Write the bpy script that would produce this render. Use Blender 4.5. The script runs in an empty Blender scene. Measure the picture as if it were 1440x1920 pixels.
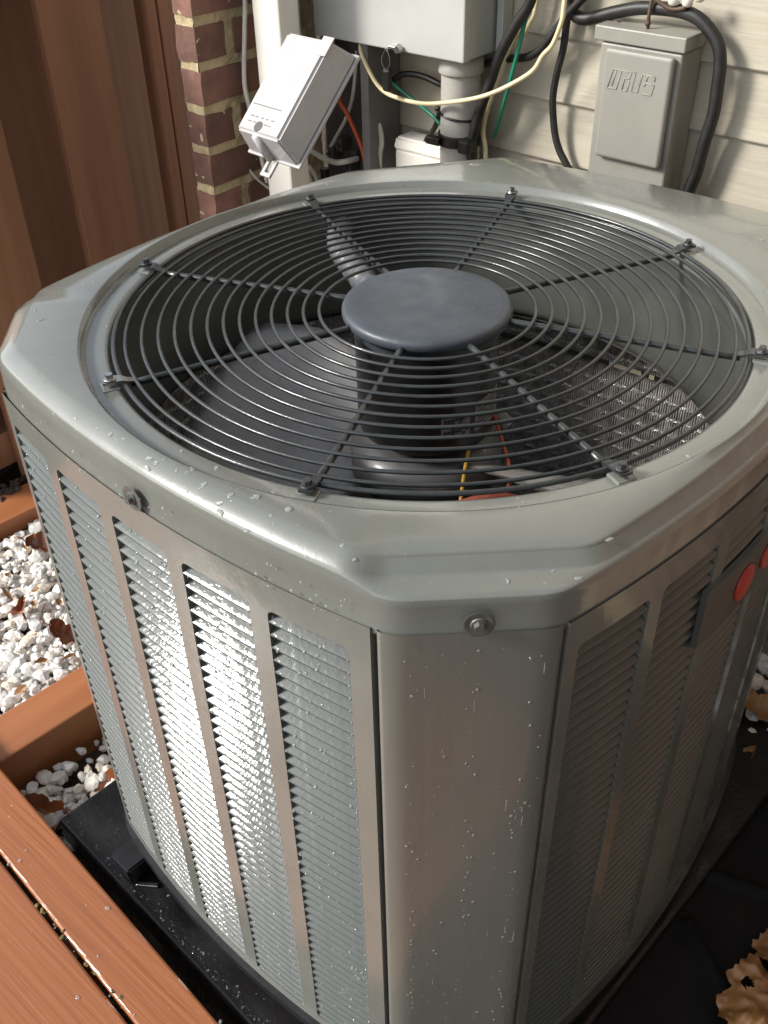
import bpy, bmesh, math, random
from math import sin, cos, pi, radians, sqrt, atan2, hypot
from mathutils import Vector, Matrix, noise

random.seed(7)
H = 0.90                      # height of the lid plane above the soil; everything below is written relative to the lid
SC = bpy.context.scene
COL = SC.collection

# ------------------------------------------------------------------ camera
cam = bpy.data.cameras.new('camera')
cam.sensor_fit = 'VERTICAL'; cam.sensor_height = 36.0; cam.sensor_width = 27.0
cam.lens = 1878.98 / 1920 * 36.0
cam.clip_start = 0.02; cam.clip_end = 400
camo = bpy.data.objects.new('camera', cam); COL.objects.link(camo)
yaw, pit, rol = .0628 - pi/4, .6626, -.0242
fw = Vector((sin(yaw)*cos(pit), cos(yaw)*cos(pit), -sin(pit)))
rt = Vector((cos(yaw), -sin(yaw), 0)); up = rt.cross(fw)
rt, up = cos(rol)*rt + sin(rol)*up, -sin(rol)*rt + cos(rol)*up
M = Matrix((rt, up, -fw)).transposed().to_4x4()
M.translation = Vector((.58789, -.74190, .468 + H))
camo.matrix_world = M
SC.camera = camo

# ------------------------------------------------------------------ world, sun, exposure
L = Vector((-.56, -.63, .54)).normalized()
elev = math.asin(L.z)
world = bpy.data.worlds.new('World'); SC.world = world; world.use_nodes = True
wn = world.node_tree.nodes; wl = world.node_tree.links; wn.clear()
sky = wn.new('ShaderNodeTexSky'); sky.sky_type = 'NISHITA'; sky.sun_disc = False
sky.sun_elevation = elev; sky.sun_rotation = atan2(L.x, L.y)
sky.air_density = 1.0; sky.dust_density = 1.2; sky.ozone_density = 1.0
bg = wn.new('ShaderNodeBackground'); bg.inputs['Strength'].default_value = 0.14
wo = wn.new('ShaderNodeOutputWorld')
hs_ = wn.new('ShaderNodeHueSaturation'); hs_.inputs['Saturation'].default_value = .4      # hazy, nearly grey sky
wl.new(sky.outputs[0], hs_.inputs['Color']); wl.new(hs_.outputs[0], bg.inputs[0]); wl.new(bg.outputs[0], wo.inputs[0])
sl = bpy.data.lights.new('sun', 'SUN'); sl.energy = 2.9; sl.angle = radians(13); sl.color = (1.0, .96, .90)
so = bpy.data.objects.new('sun', sl); COL.objects.link(so)
so.rotation_euler = (-L).to_track_quat('-Z', 'Y').to_euler(); so.location = (-4, -5, 5)
vs = SC.view_settings
vs.view_transform = 'Standard'; vs.look = 'None'; vs.exposure = 0.75; vs.gamma = 1; vs.use_curve_mapping = False
try:
    SC.cycles.use_denoising = True
    SC.cycles.sample_clamp_indirect = 6
except Exception:
    pass

# ------------------------------------------------------------------ materials
def mat(name, col, rough=.5, var=.15, vscale=8, coat=0, metal=0, bump=0, bscale=60, col2=None, stretch=(1,1,1),
        spec=.5, rvar=0.0, obj_rand=0, island=0, trans=0, ior=1.45, cr=.07, dirt=None, dscale=5, dlo=.5, dhi=.75, bump2=0, b2scale=600):
    m = bpy.data.materials.new(name); m.use_nodes = True
    nt = m.node_tree; n = nt.nodes; l = nt.links
    b = n['Principled BSDF']
    tc = n.new('ShaderNodeTexCoord'); mp = n.new('ShaderNodeMapping'); mp.inputs['Scale'].default_value = stretch
    l.new(tc.outputs['Object'], mp.inputs[0])
    vec = mp.outputs[0]
    if obj_rand:
        oi = n.new('ShaderNodeObjectInfo'); ad = n.new('ShaderNodeVectorMath'); ad.operation = 'ADD'
        mu = n.new('ShaderNodeVectorMath'); mu.operation = 'SCALE'; mu.inputs[3].default_value = 1.0
        cb = n.new('ShaderNodeCombineXYZ'); mm = n.new('ShaderNodeMath'); mm.operation = 'MULTIPLY'; mm.inputs[1].default_value = 37.0
        l.new(oi.outputs['Random'], mm.inputs[0]); l.new(mm.outputs[0], cb.inputs[0]); l.new(mm.outputs[0], cb.inputs[1]); l.new(mm.outputs[0], cb.inputs[2])
        l.new(vec, ad.inputs[0]); l.new(cb.outputs[0], ad.inputs[1]); vec = ad.outputs[0]
    nz = n.new('ShaderNodeTexNoise'); nz.inputs['Scale'].default_value = vscale; nz.inputs['Detail'].default_value = 6; nz.inputs['Roughness'].default_value = .6
    l.new(vec, nz.inputs['Vector'])
    c2 = col2 if col2 else tuple(c*(1-var*2) for c in col)
    c1 = col if col2 else tuple(min(1, c*(1+var)) for c in col)
    rp = n.new('ShaderNodeValToRGB'); rp.color_ramp.elements[0].position = .32; rp.color_ramp.elements[1].position = .68
    rp.color_ramp.elements[0].color = (*c2, 1); rp.color_ramp.elements[1].color = (*c1, 1)
    l.new(nz.outputs['Fac'], rp.inputs[0])
    out = rp.outputs[0]
    if dirt:
        dz = n.new('ShaderNodeTexNoise'); dz.inputs['Scale'].default_value = dscale; dz.inputs['Detail'].default_value = 8; dz.inputs['Roughness'].default_value = .7
        l.new(vec, dz.inputs['Vector'])
        dr = n.new('ShaderNodeMapRange'); dr.inputs[1].default_value = dlo; dr.inputs[2].default_value = dhi; dr.inputs[4].default_value = .8
        l.new(dz.outputs['Fac'], dr.inputs[0])
        mx = n.new('ShaderNodeMixRGB'); mx.inputs[2].default_value = (*dirt, 1)
        l.new(dr.outputs[0], mx.inputs[0]); l.new(out, mx.inputs[1]); out = mx.outputs[0]
    if obj_rand or island:
        hs = n.new('ShaderNodeHueSaturation'); mr = n.new('ShaderNodeMapRange')
        k = island or obj_rand
        mr.inputs[3].default_value = 1-k; mr.inputs[4].default_value = 1+k*.6
        if island:
            g = n.new('ShaderNodeNewGeometry'); l.new(g.outputs['Random Per Island'], mr.inputs[0])
        else:
            l.new(oi.outputs['Random'], mr.inputs[0])
        if island:      # every stone its own tint
            mu2 = n.new('ShaderNodeMath'); mu2.operation = 'MULTIPLY'; mu2.inputs[1].default_value = 17.3
            fr = n.new('ShaderNodeMath'); fr.operation = 'FRACT'; pw = n.new('ShaderNodeMath'); pw.operation = 'POWER'; pw.inputs[1].default_value = 2.5
            sr = n.new('ShaderNodeMapRange'); sr.inputs[3].default_value = .5; sr.inputs[4].default_value = 2.4
            l.new(g.outputs['Random Per Island'], mu2.inputs[0]); l.new(mu2.outputs[0], fr.inputs[0]); l.new(fr.outputs[0], pw.inputs[0])
            l.new(pw.outputs[0], sr.inputs[0]); l.new(sr.outputs[0], hs.inputs['Saturation'])
        l.new(mr.outputs[0], hs.inputs['Value']); l.new(out, hs.inputs['Color']); out = hs.outputs[0]
    l.new(out, b.inputs['Base Color'])
    b.inputs['Roughness'].default_value = rough; b.inputs['Metallic'].default_value = metal
    b.inputs['Specular IOR Level'].default_value = spec
    b.inputs['Coat Weight'].default_value = coat; b.inputs['Coat Roughness'].default_value = cr
    if trans:
        b.inputs['Transmission Weight'].default_value = trans; b.inputs['IOR'].default_value = ior
    if rvar:
        rr = n.new('ShaderNodeMapRange'); rr.inputs[1].default_value = .3; rr.inputs[2].default_value = .7
        rr.inputs[3].default_value = max(0.02, rough-rvar); rr.inputs[4].default_value = rough+rvar
        rz = n.new('ShaderNodeTexNoise'); rz.inputs['Scale'].default_value = vscale*2.3; rz.inputs['Detail'].default_value = 4
        l.new(vec, rz.inputs['Vector']); l.new(rz.outputs['Fac'], rr.inputs[0]); l.new(rr.outputs[0], b.inputs['Roughness'])
    if bump:
        bz = n.new('ShaderNodeTexNoise'); bz.inputs['Scale'].default_value = bscale; bz.inputs['Detail'].default_value = 5
        l.new(vec, bz.inputs['Vector'])
        bp = n.new('ShaderNodeBump'); bp.inputs['Strength'].default_value = 1.0; bp.inputs['Distance'].default_value = bump
        l.new(bz.outputs['Fac'], bp.inputs['Height']); nrm = bp.outputs[0]
        if bump2:
            z2 = n.new('ShaderNodeTexNoise'); z2.inputs['Scale'].default_value = b2scale; z2.inputs['Detail'].default_value = 2
            l.new(vec, z2.inputs['Vector'])
            b2 = n.new('ShaderNodeBump'); b2.inputs['Distance'].default_value = bump2
            l.new(z2.outputs['Fac'], b2.inputs['Height']); l.new(nrm, b2.inputs['Normal']); nrm = b2.outputs[0]
        l.new(nrm, b.inputs['Normal'])
        if coat: l.new(nrm, b.inputs['Coat Normal'])
    return m

MT = {}
MT['paint'] = mat('grey_paint', (.168,.176,.157), .30, .06, 6, coat=.85, bump=.0004, bscale=28, rvar=.11, bump2=.00006, b2scale=420, dirt=(.205,.21,.19), dscale=13, dlo=.55, dhi=.95)
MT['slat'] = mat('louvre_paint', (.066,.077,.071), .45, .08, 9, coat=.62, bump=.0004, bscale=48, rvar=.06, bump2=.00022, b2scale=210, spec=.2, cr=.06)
MT['post'] = mat('post_paint', (.165,.172,.152), .32, .1, 9, coat=.45, bump=.0003, bscale=14, rvar=.12, stretch=(1,1,.16), dirt=(.17,.165,.14), dscale=4)
MT['shroud'] = mat('shroud_paint', (.115,.118,.108), .42, .12, 7, coat=.2, bump=.0003, bscale=30)
MT['wire'] = mat('guard_coating', (.03,.034,.035), .32, .2, 30, coat=.4, bump=.0002, bscale=260)
MT['cap'] = mat('motor_cap_plastic', (.06,.07,.084), .45, .08, 18, bump=.0004, bscale=150, rvar=.12, dirt=(.085,.092,.106), dscale=70, dlo=.58, dhi=.95)
MT['black'] = mat('black_plastic', (.012,.012,.013), .38, .3, 12, bump=.0003, bscale=200, rvar=.12)
MT['pad'] = mat('pad_plastic', (.0125,.0115,.0115), .36, .35, 9, spec=.28, coat=.08, cr=.2, bump=.0006, bscale=160, rvar=.14, dirt=(.022,.021,.022), dscale=11)
MT['motor'] = mat('motor_black', (.02,.02,.021), .35, .2, 14, coat=.2, bump=.0002, bscale=120)
MT['alu'] = mat('aluminium', (.5,.5,.5), .35, .12, 12, metal=.9, bump=.0003, bscale=90, rvar=.1)
MT['blade'] = mat('blade_metal', (.82,.8,.78), .3, .1, 8, metal=.0, bump=.0003, bscale=40, rvar=.1)
MT['hub'] = mat('hub_metal', (.15,.15,.148), .4, .2, 14, metal=.2, coat=.2)
MT['coil'] = mat('coil_fins', (.62,.59,.56), .45, .3, 60, metal=.0, bump=.0005, bscale=300)
MT['tube'] = mat('coil_tube', (.66,.64,.61), .25, .3, 90, metal=.4, bump=.001, bscale=500)
MT['dark'] = mat('liner_grey', (.10,.10,.098), .7, .2, 10)
MT['steel'] = mat('zinc_steel', (.45,.45,.43), .28, .15, 40, metal=1, bump=.0001, bscale=300)
MT['gapcream'] = mat('gap_siding_cream', (.75,.66,.48), .8, .1, 30)
MT['red'] = mat('red_emblem', (.55,.045,.025), .35, .05, 20, coat=.3)
MT['badge'] = mat('badge_plastic', (.085,.088,.078), .45, .1, 10, coat=.2)
MT['label'] = mat('paper_label', (.22,.22,.22), .6, .1, 60)
MT['ink'] = mat('label_ink', (.04,.04,.04), .6, .05, 60)
MT['yellow'] = mat('yellow_wire', (.55,.30,.03), .4, .05, 20)
MT['redwire'] = mat('red_brown_wire', (.32,.08,.05), .4, .1, 20)
MT['green'] = mat('green_wire', (.02,.22,.13), .4, .1, 30)
MT['orange'] = mat('orange_wire', (.55,.09,.03), .4, .1, 30)
MT['cream'] = mat('cream_cable', (.8,.68,.42), .45, .08, 30)
MT['white'] = mat('white_cable', (.72,.69,.6), .45, .08, 30)
MT['bcable'] = mat('black_cable', (.018,.017,.016), .5, .3, 30, bump=.0002, bscale=200)
MT['flex'] = mat('flex_conduit_grey', (.17,.175,.19), .4, .08, 20, coat=.2)
MT['water'] = mat('water', (.95,.96,.96), .05, .0, 5, trans=.82, ior=1.33)
MT['deck'] = mat('deck_stain', (.36,.128,.044), .26, .2, 80, coat=.5, bump=.0012, bscale=110, stretch=(.03,1,1), rvar=.1, col2=(.285,.096,.034), obj_rand=.08, bump2=.0003, b2scale=240, dirt=(.19,.072,.034), dscale=40, dlo=.52, dhi=.9)
MT['timber'] = mat('timber_stain', (.39,.148,.058), .42, .2, 26, bump=.001, bscale=50, stretch=(1,.06,1), col2=(.29,.105,.04), dirt=(.1,.05,.03), dscale=6, dlo=.58, dhi=.85)
MT['fence'] = mat('fence_stain', (.37,.18,.098), .55, .2, 28, bump=.0012, bscale=60, stretch=(1,1,.05), col2=(.28,.132,.07), obj_rand=.14, dirt=(.1,.045,.022), dscale=3, dlo=.5, dhi=.85)
MT['blockergrey'] = mat('blocker_boards', (.085,.076,.062), .7, .2, 6, bump=.0012, bscale=30, stretch=(1.5,1.5,.1))
MT['brick'] = mat('brick_clay', (.27,.135,.098), .85, .2, 25, bump=.0016, bscale=120, col2=(.165,.088,.068), obj_rand=.3, dirt=(.2,.15,.11), dscale=14, dlo=.6, dhi=.9)
MT['mortar'] = mat('mortar', (.58,.48,.29), .95, .2, 40, bump=.002, bscale=160, col2=(.42,.34,.2))
MT['siding'] = mat('cream_paint', (.47,.432,.345), .5, .1, 3, bump=.0016, bscale=26, stretch=(.22,1,3.2), col2=(.40,.365,.285), obj_rand=.05, dirt=(.36,.3,.2), dscale=1.6, dlo=.58, dhi=.9)
MT['trim'] = mat('white_trim', (.78,.75,.68), .5, .06, 4, bump=.0008, bscale=14, stretch=(2,2,.3), dirt=(.6,.54,.42), dscale=3, dlo=.6, dhi=.9)
MT['boxgrey'] = mat('box_paint', (.46,.468,.44), .42, .06, 4, bump=.0003, bscale=30, dirt=(.33,.33,.3), dscale=5, dlo=.64, dhi=.95, rvar=.1)
MT['discgrey'] = mat('disconnect_paint', (.28,.272,.236), .42, .06, 5, bump=.0004, bscale=60, dirt=(.22,.21,.175), dscale=7, dlo=.62, dhi=.95, rvar=.1)
MT['pvc'] = mat('conduit_pvc', (.46,.44,.4), .55, .1, 12, bump=.0003, bscale=60, dirt=(.27,.25,.22), dscale=9)
MT['cover'] = mat('cover_plastic', (.46,.45,.45), .38, .06, 10, coat=.4, bump=.0004, bscale=120, rvar=.1, dirt=(.35,.33,.3), dscale=9)
MT['cavity'] = mat('terminal_back', (.09,.085,.08), .6, .2, 10)
MT['channel'] = mat('channel_grey', (.16,.155,.15), .5, .08, 10)
MT['gravel'] = mat('white_stone', (.8,.76,.70), .6, .12, 70, bump=.0014, bscale=130, island=.28, dirt=(.4,.3,.21), dscale=22, dlo=.6, dhi=.85, coat=.15)
MT['soil'] = mat('soil', (.07,.045,.03), .95, .3, 30, bump=.006, bscale=60)
MT['leaf'] = mat('oak_leaf', (.33,.1,.028), .33, .25, 30, coat=.5, bump=.0012, bscale=90, col2=(.17,.045,.014), obj_rand=.2)
MT['leaftan'] = mat('tan_leaf', (.36,.175,.06), .45, .2, 34, bump=.0016, bscale=80, col2=(.26,.12,.04), obj_rand=.12, coat=.2, dirt=(.1,.04,.015), dscale=28, dlo=.56, dhi=.75)
MT['moss'] = mat('moss_crumbs', (.22,.17,.06), .9, .3, 60)
MT['fabric'] = mat('fabric_black', (.007,.0065,.006), .75, .3, 14, spec=.25, bump=.0008, bscale=300)
MT['rust'] = mat('rusty_screw', (.09,.05,.03), .6, .2, 60)

# ------------------------------------------------------------------ object helpers
def thing(name, label, cat, loc, group=None, kind=None):
    o = bpy.data.objects.new(name, None); COL.objects.link(o)
    o.empty_display_size = .05
    o.location = (loc[0], loc[1], loc[2] + H)
    o['label'] = label; o['category'] = cat
    if group: o['group'] = group
    if kind: o['kind'] = kind
    o['o_'] = list(loc)
    return o

def origin(o):
    return Vector(o['o_'])

def part(name, bm, m, parent, smooth=False, label=None, kind=None, org=None):
    """bm in lid coordinates -> mesh object under parent (a thing or a part)"""
    me = bpy.data.meshes.new(name)
    if smooth:
        for f in bm.faces: f.smooth = True
    base = origin(parent)
    org = Vector(org) if org is not None else base
    bm.transform(Matrix.Translation(-org))
    bm.normal_update()
    bm.to_mesh(me); bm.free()
    if isinstance(m, (list, tuple)):
        for q in m: me.materials.append(q)
    else: me.materials.append(m)
    o = bpy.data.objects.new(name, me); COL.objects.link(o); o.parent = parent
    o.location = org - base
    o['o_'] = list(org)
    if label: o['label'] = label
    if kind: o['kind'] = kind
    return o

def single(name, bm, m, label=None, cat=None, group=None, kind=None, smooth=False):
    me = bpy.data.meshes.new(name)
    if smooth:
        for f in bm.faces: f.smooth = True
    lo = Vector((1e9,)*3); hi = -lo
    for v in bm.verts:
        for i in range(3):
            lo[i] = min(lo[i], v.co[i]); hi[i] = max(hi[i], v.co[i])
    org = Vector(((lo.x+hi.x)/2, (lo.y+hi.y)/2, lo.z))
    bm.transform(Matrix.Translation(-org)); bm.normal_update(); bm.to_mesh(me); bm.free()
    if isinstance(m, (list, tuple)):
        for q in m: me.materials.append(q)
    else: me.materials.append(m)
    o = bpy.data.objects.new(name, me); COL.objects.link(o)
    o.location = org + Vector((0,0,H)); o['o_'] = list(org)
    if label: o['label'] = label
    if cat: o['category'] = cat
    if group: o['group'] = group
    if kind: o['kind'] = kind
    return o

def again(src, parent, loc, rot=None, scale=None):
    c = src.copy(); COL.objects.link(c); c.parent = parent; c.location = loc
    if rot is not None: c.rotation_euler = rot
    if scale is not None: c.scale = scale
    return c

def NB(): return bmesh.new()

def box(bm, lo, hi, bev=0, M=None, seg=2):
    t = bmesh.new()
    bmesh.ops.create_cube(t, size=1)
    s = [(hi[i]-lo[i]) for i in range(3)]; c = [(hi[i]+lo[i])/2 for i in range(3)]
    for v in t.verts: v.co = Vector((v.co.x*s[0]+c[0], v.co.y*s[1]+c[1], v.co.z*s[2]+c[2]))
    if bev: bmesh.ops.bevel(t, geom=t.edges[:], offset=bev, segments=seg, profile=.5, affect='EDGES', clamp_overlap=True)
    if M: t.transform(M)
    me = bpy.data.meshes.new('tmp'); t.to_mesh(me); t.free(); bm.from_mesh(me); bpy.data.meshes.remove(me)
    return bm

def cyl(bm, p0, p1, r0, r1=None, n=24, caps=True):
    p0 = Vector(p0); p1 = Vector(p1); r1 = r0 if r1 is None else r1
    d = (p1-p0).normalized(); a = d.orthogonal().normalized(); b = d.cross(a)
    A = [bm.verts.new(p0 + r0*(cos(2*pi*i/n)*a + sin(2*pi*i/n)*b)) for i in range(n)]
    B = [bm.verts.new(p1 + r1*(cos(2*pi*i/n)*a + sin(2*pi*i/n)*b)) for i in range(n)]
    for i in range(n): bm.faces.new((A[i], A[(i+1)%n], B[(i+1)%n], B[i]))
    if caps: bm.faces.new(A[::-1]); bm.faces.new(B)
    return bm

def lathe(bm, prof, c=(0,0), n=64, close=False):
    rings = []
    for r, z in prof:
        rings.append([bm.verts.new((c[0]+r*cos(2*pi*i/n), c[1]+r*sin(2*pi*i/n), z)) for i in range(n)])
    for a, b in zip(rings, rings[1:]):
        for i in range(n): bm.faces.new((a[i], a[(i+1)%n], b[(i+1)%n], b[i]))
    if close:
        bm.faces.new(rings[0][::-1]); bm.faces.new(rings[-1])
    return bm

def spline(pts, sub=6):
    P = [Vector(p) for p in pts]; out = []
    for i in range(len(P)-1):
        p0 = P[max(i-1,0)]; p1 = P[i]; p2 = P[i+1]; p3 = P[min(i+2,len(P)-1)]
        for k in range(sub):
            t = k/sub
            out.append(.5*((2*p1)+(p2-p0)*t+(2*p0-5*p1+4*p2-p3)*t*t+(3*p1-p0-3*p2+p3)*t**3))
    out.append(P[-1]); return out

def tube(bm, pts, r, n=10, sub=6, rfun=None):
    P = spline(pts, sub) if sub else [Vector(p) for p in pts]
    a = None; rings = []
    for i, p in enumerate(P):
        d = (P[min(i+1,len(P)-1)] - P[max(i-1,0)]).normalized()
        if a is None: a = d.orthogonal().normalized()
        a = (a - d*a.dot(d)).normalized(); b = d.cross(a)
        rr = rfun(i, len(P)) if rfun else r
        rings.append([bm.verts.new(p + rr*(cos(2*pi*k/n)*a + sin(2*pi*k/n)*b)) for k in range(n)])
    for A, B in zip(rings, rings[1:]):
        for k in range(n): bm.faces.new((A[k], A[(k+1)%n], B[(k+1)%n], B[k]))
    bm.faces.new(rings[0][::-1]); bm.faces.new(rings[-1])
    return bm

def torus(bm, R, r, z, n=96, k=8, wob=0):
    rings = []
    for i in range(n):
        t = 2*pi*i/n; w = wob*sin(3*t)
        rings.append([bm.verts.new(((R+r*cos(2*pi*j/k))*cos(t), (R+r*cos(2*pi*j/k))*sin(t), z+w+r*sin(2*pi*j/k))) for j in range(k)])
    for i in range(n):
        A, B = rings[i], rings[(i+1)%n]
        for j in range(k): bm.faces.new((A[j], B[j], B[(j+1)%k], A[(j+1)%k]))
    return bm

def grid(bm, P):
    """P[i][j] points -> quads"""
    V = [[bm.verts.new(p) for p in row] for row in P]
    for i in range(len(V)-1):
        for j in range(len(V[0])-1):
            bm.faces.new((V[i][j], V[i+1][j], V[i+1][j+1], V[i][j+1]))
    return V

# ------------------------------------------------------------------ ground
def noisy_plane(x0, x1, y0, y1, z, st, amp, f=20, seed=0):
    bm = NB(); nx = max(2, int((x1-x0)/st)); ny = max(2, int((y1-y0)/st))
    grid(bm, [[Vector((x0+(x1-x0)*i/nx, y0+(y1-y0)*j/ny, z + amp*noise.noise(Vector((f*(x0+(x1-x0)*i/nx), f*(y0+(y1-y0)*j/ny), seed))))) for j in range(ny+1)] for i in range(nx+1)])
    return bm
bm = NB()
R_ = 150.0
grid(bm, [[Vector((-R_, -R_, -.965)), Vector((-R_, R_, -.965))], [Vector((R_, -R_, -.965)), Vector((R_, R_, -.965))]])
single('ground', bm, MT['soil'], kind='structure')
bm = noisy_plane(-1.6, -.66, -.25, .70, -.872, .03, .012, 9)
single('soil_bed', bm, MT['soil'], kind='structure', smooth=True)
bm = noisy_plane(-.66, -.38, -.42, .30, -.912, .03, .008, 9)
single('soil_pocket', bm, MT['soil'], kind='structure', smooth=True)

# black landscape fabric on the right with two welted folds
bm = NB()
nx, ny = 60, 60
def fabz(x, y):
    z = -.838 + .004*noise.noise(Vector((6*x, 6*y, 3)))
    for (ax, ay, bx, by) in ((.395,.166,.72,.262), (.41,.075,.62,-.068)):
        ux, uy = bx-ax, by-ay; LL = hypot(ux, uy); ux /= LL; uy /= LL
        d = abs((x-ax)*-uy + (y-ay)*ux); t = (x-ax)*ux + (y-ay)*uy
        if t > -.01: z += .010*math.exp(-(d/.0055)**2)
    return z
def gx(i): return .36 + .9*(i/150)**1.5
P = [[Vector((.36+.0036*i, -.6+.0072*j, 0)) for j in range(170)] for i in range(140)]
for r in P:
    for p in r: p.z = fabz(p.x, p.y)
grid(bm, P)
single('landscape_fabric', bm, MT['fabric'], kind='structure', smooth=True)

# ------------------------------------------------------------------ house wall (siding) and brick wall
YW, XB = .70, -.82
hw = thing('house_wall', 'cream horizontal lap siding wall of the house behind the grey unit', 'wall', (.6, YW, -.9))
bm = NB(); box(bm, (XB+.005, YW+.014, -.95), (2.6, YW+.16, 1.75)); part('sheathing', bm, MT['siding'], hw)
PITCH = .0945
src = None
for k in range(-10, 19):
    zb = .088 + PITCH*k
    if src is None:
        bm = NB()
        prof = [(YW+.013, 0), (YW-.001, 0), (YW-.002, .002), (YW+.007, PITCH+.012), (YW+.013, PITCH+.012)]
        xs = [XB+.006 + (2.6-XB)*i/24 for i in range(25)]
        V = [[bm.verts.new((x, y, zb+z)) for (y, z) in prof] for x in xs]
        for i in range(24):
            for j in range(5): bm.faces.new((V[i][j], V[i][(j+1)%5], V[i+1][(j+1)%5], V[i+1][j]))
        src = part('siding_board', bm, MT['siding'], hw, org=(.6, YW, zb)); z0 = src.location.z; kk = k
    else:
        again(src, hw, (0, 0, z0 + PITCH*(k-kk)))

bw = thing('brick_wall', 'red brick house pier with sandy mortar beside the brown fence', 'wall', (-.845, .555, -.9))
bm = NB()
def mort(face):
    P = []
    z0, z1, st = -.95, 1.75, .0088
    if face == 'x': n = int((.70-.41)/.0088)
    else: n = 6
    for i in range(n+1):
        row = []
        for j in range(int((z1-z0)/st)+1):
            z = z0 + st*j
            if face == 'x': p = Vector((XB-.0035, .4135 + (.70-.4135)*i/n, z)); nn = Vector((1,0,0))
            else: p = Vector((XB-.0035-.046*i/n, .4135, z)); nn = Vector((0,-1,0))
            p += nn*.0042*noise.noise(p*70) + nn*.002*noise.noise(p*220)
            row.append(p)
        P.append(row)
    return P
grid(bm, mort('x')); grid(bm, mort('y'))
box(bm, (XB-.047, .42, -.95), (XB-.009, .70, 1.75))
part('mortar', bm, MT['mortar'], bw)
def brick_mesh(lo, hi, seed):
    bm = NB(); t = bmesh.new(); bmesh.ops.create_cube(t, size=1)
    bmesh.ops.subdivide_edges(t, edges=t.edges[:], cuts=2, use_grid_fill=True)
    for v in t.verts:
        c = Vector((lo[i] + (hi[i]-lo[i])*(v.co[i]+.5) for i in range(3)))
        c += .0022*noise.noise_vector(c*60 + Vector((seed*9,0,0)))
        cnt = sum(abs(abs(v.co[i])-.5) < 1e-4 for i in range(3))
        if cnt >= 2: c -= (c - Vector(((lo[i]+hi[i])/2 for i in range(3)))).normalized()*.0025*random.random()
        v.co = c
    me = bpy.data.meshes.new('t'); t.to_mesh(me); t.free(); bm.from_mesh(me); bpy.data.meshes.remove(me)
    return bm
CP = .0703
BR = {}
for k in range(-12, 20):
    z0 = .0315 + CP*k
    odd = k % 2 == 0
    if odd: spec = [((XB-.0495, .41, 0), (XB, .477, .0555)), ((XB-.0495, .496, 0), (XB, .66, .0555))]
    else: spec = [((XB-.0495, .41, 0), (XB, .583, .0555)), ((XB-.0495, .602, 0), (XB, .66, .0555))]
    for q, (lo, hi) in enumerate(spec):
        key = (odd, q, k % 3)
        if key not in BR:
            b = brick_mesh((lo[0], lo[1], z0), (hi[0], hi[1], z0+.0555), random.random()*20)
            o = part('brick', b, MT['brick'], bw, org=(lo[0], lo[1], z0)); BR[key] = (o, z0)
        else:
            s, zz = BR[key]
            again(s, bw, (s.location.x + random.uniform(-.001,.001), s.location.y, s.location.z + z0-zz))

# unseen brick return added at right, keeps lit siding off the unit's louvres
b2w = thing('brick_wall', 'unseen brick return added right of the siding bay to hide sunlit siding from the unit', 'wall', (1.3, .55, -.95))
bm = NB(); box(bm, (.624, .414, -.95), (2.3, .70, 1.75)); part('mortar', bm, MT['mortar'], b2w)
bm = NB()
for k in range(-12, 24):
    z0 = .0315 + CP*k; x = .62 - (.1 if k % 2 else 0)
    while x < 2.3:
        x0, x1 = max(.62, x), min(2.3, x+.183)
        if x1 - x0 > .02: box(bm, (x0, .41, z0), (x1, .45, z0+.0555), .002, seg=1)
        x += .2
    y = .452 + (.06 if k % 2 else 0)
    box(bm, (.62, y, z0), (.66, min(.69, y+.15), z0+.0555), .002, seg=1)
part('bricks', bm, MT['brick'], b2w, kind='stuff')

# white downspout-like corner trim
ct = thing('corner_trim', 'white rectangular downspout standing in the corner of brick and siding', 'downspout', (-.79, .56, -.9))
bm = NB(); box(bm, (-.762, .490, -.95), (-.699, .537, 1.75), .004); part('pipe', bm, MT['trim'], ct)
for z in (-.5, .45):
    bm = NB(); box(bm, (-.818, .4885, z), (-.697, .539, z+.03), .001); part('strap', bm, MT['trim'], ct)

# ------------------------------------------------------------------ fence
fn = thing('wooden_fence', 'brown stained board on board fence running up to the brick pier', 'fence', (-1.2, .3, -.86))
XF = -1.19
src = None
def board(y0, y1, xf, th, name='fence_board', top=.24):
    bm = NB(); box(bm, (xf-th, y0, -.86), (xf, y1, top), .003); return part(name, bm, MT['fence'], fn, org=(xf, (y0+y1)/2, -.86))
s = board(.085, .236, XF, .02)
board(.358, .494, XF, .02)
b2 = board(.300, .565, XF-.21, .02, top=.26)
board(.570, .95, XF-.21, .02, top=.26)
bm = NB(); box(bm, (XF-.26, -.07, .262), (XF+.03, .96, .29), .004); part('shade_cap', bm, MT['fence'], fn)  # unseen cap added to keep skylight out of the board gaps
board(-.005, .295, XF-.21, .02, top=.26)
for z in (-.74, .20):
    bm = NB(); box(bm, (XF-.2095, -.004, z-.04), (XF-.0205, .59, z+.04), .002); part('rail', bm, MT['fence'], fn)
bm = NB(); box(bm, (XF-.03, .602, -.87), (XF+.003, .628, .26), .012, seg=4); part('corner_bead', bm, MT['fence'], fn, smooth=False)
bm = NB(); box(bm, (XF-.08, .6285, -.87), (XF+.004, .653, .26), .004); part('post', bm, MT['fence'], fn)
bm = NB(); box(bm, (XF-.235, -.05, -.87), (XF, -.0065, .2605), .004); part('post', bm, MT['fence'], fn)  # unseen end post added to stop sun entering between the board rows
# tall unseen wall added off to the right, shades the unit's right side
f2 = thing('sky_blocker_wall', 'tall unseen board wall added on the right to block sky from the unit', 'wall', (2.5, -1.2, -.96))
for i in range(14):
    bm = NB(); box(bm, (2.40 + (.02 if i % 2 else 0), -2.81+.25*i, -.96), (2.5, -2.565+.25*i, 3.4), .003); part('wall_board', bm, MT['blockergrey'], f2)

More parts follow.
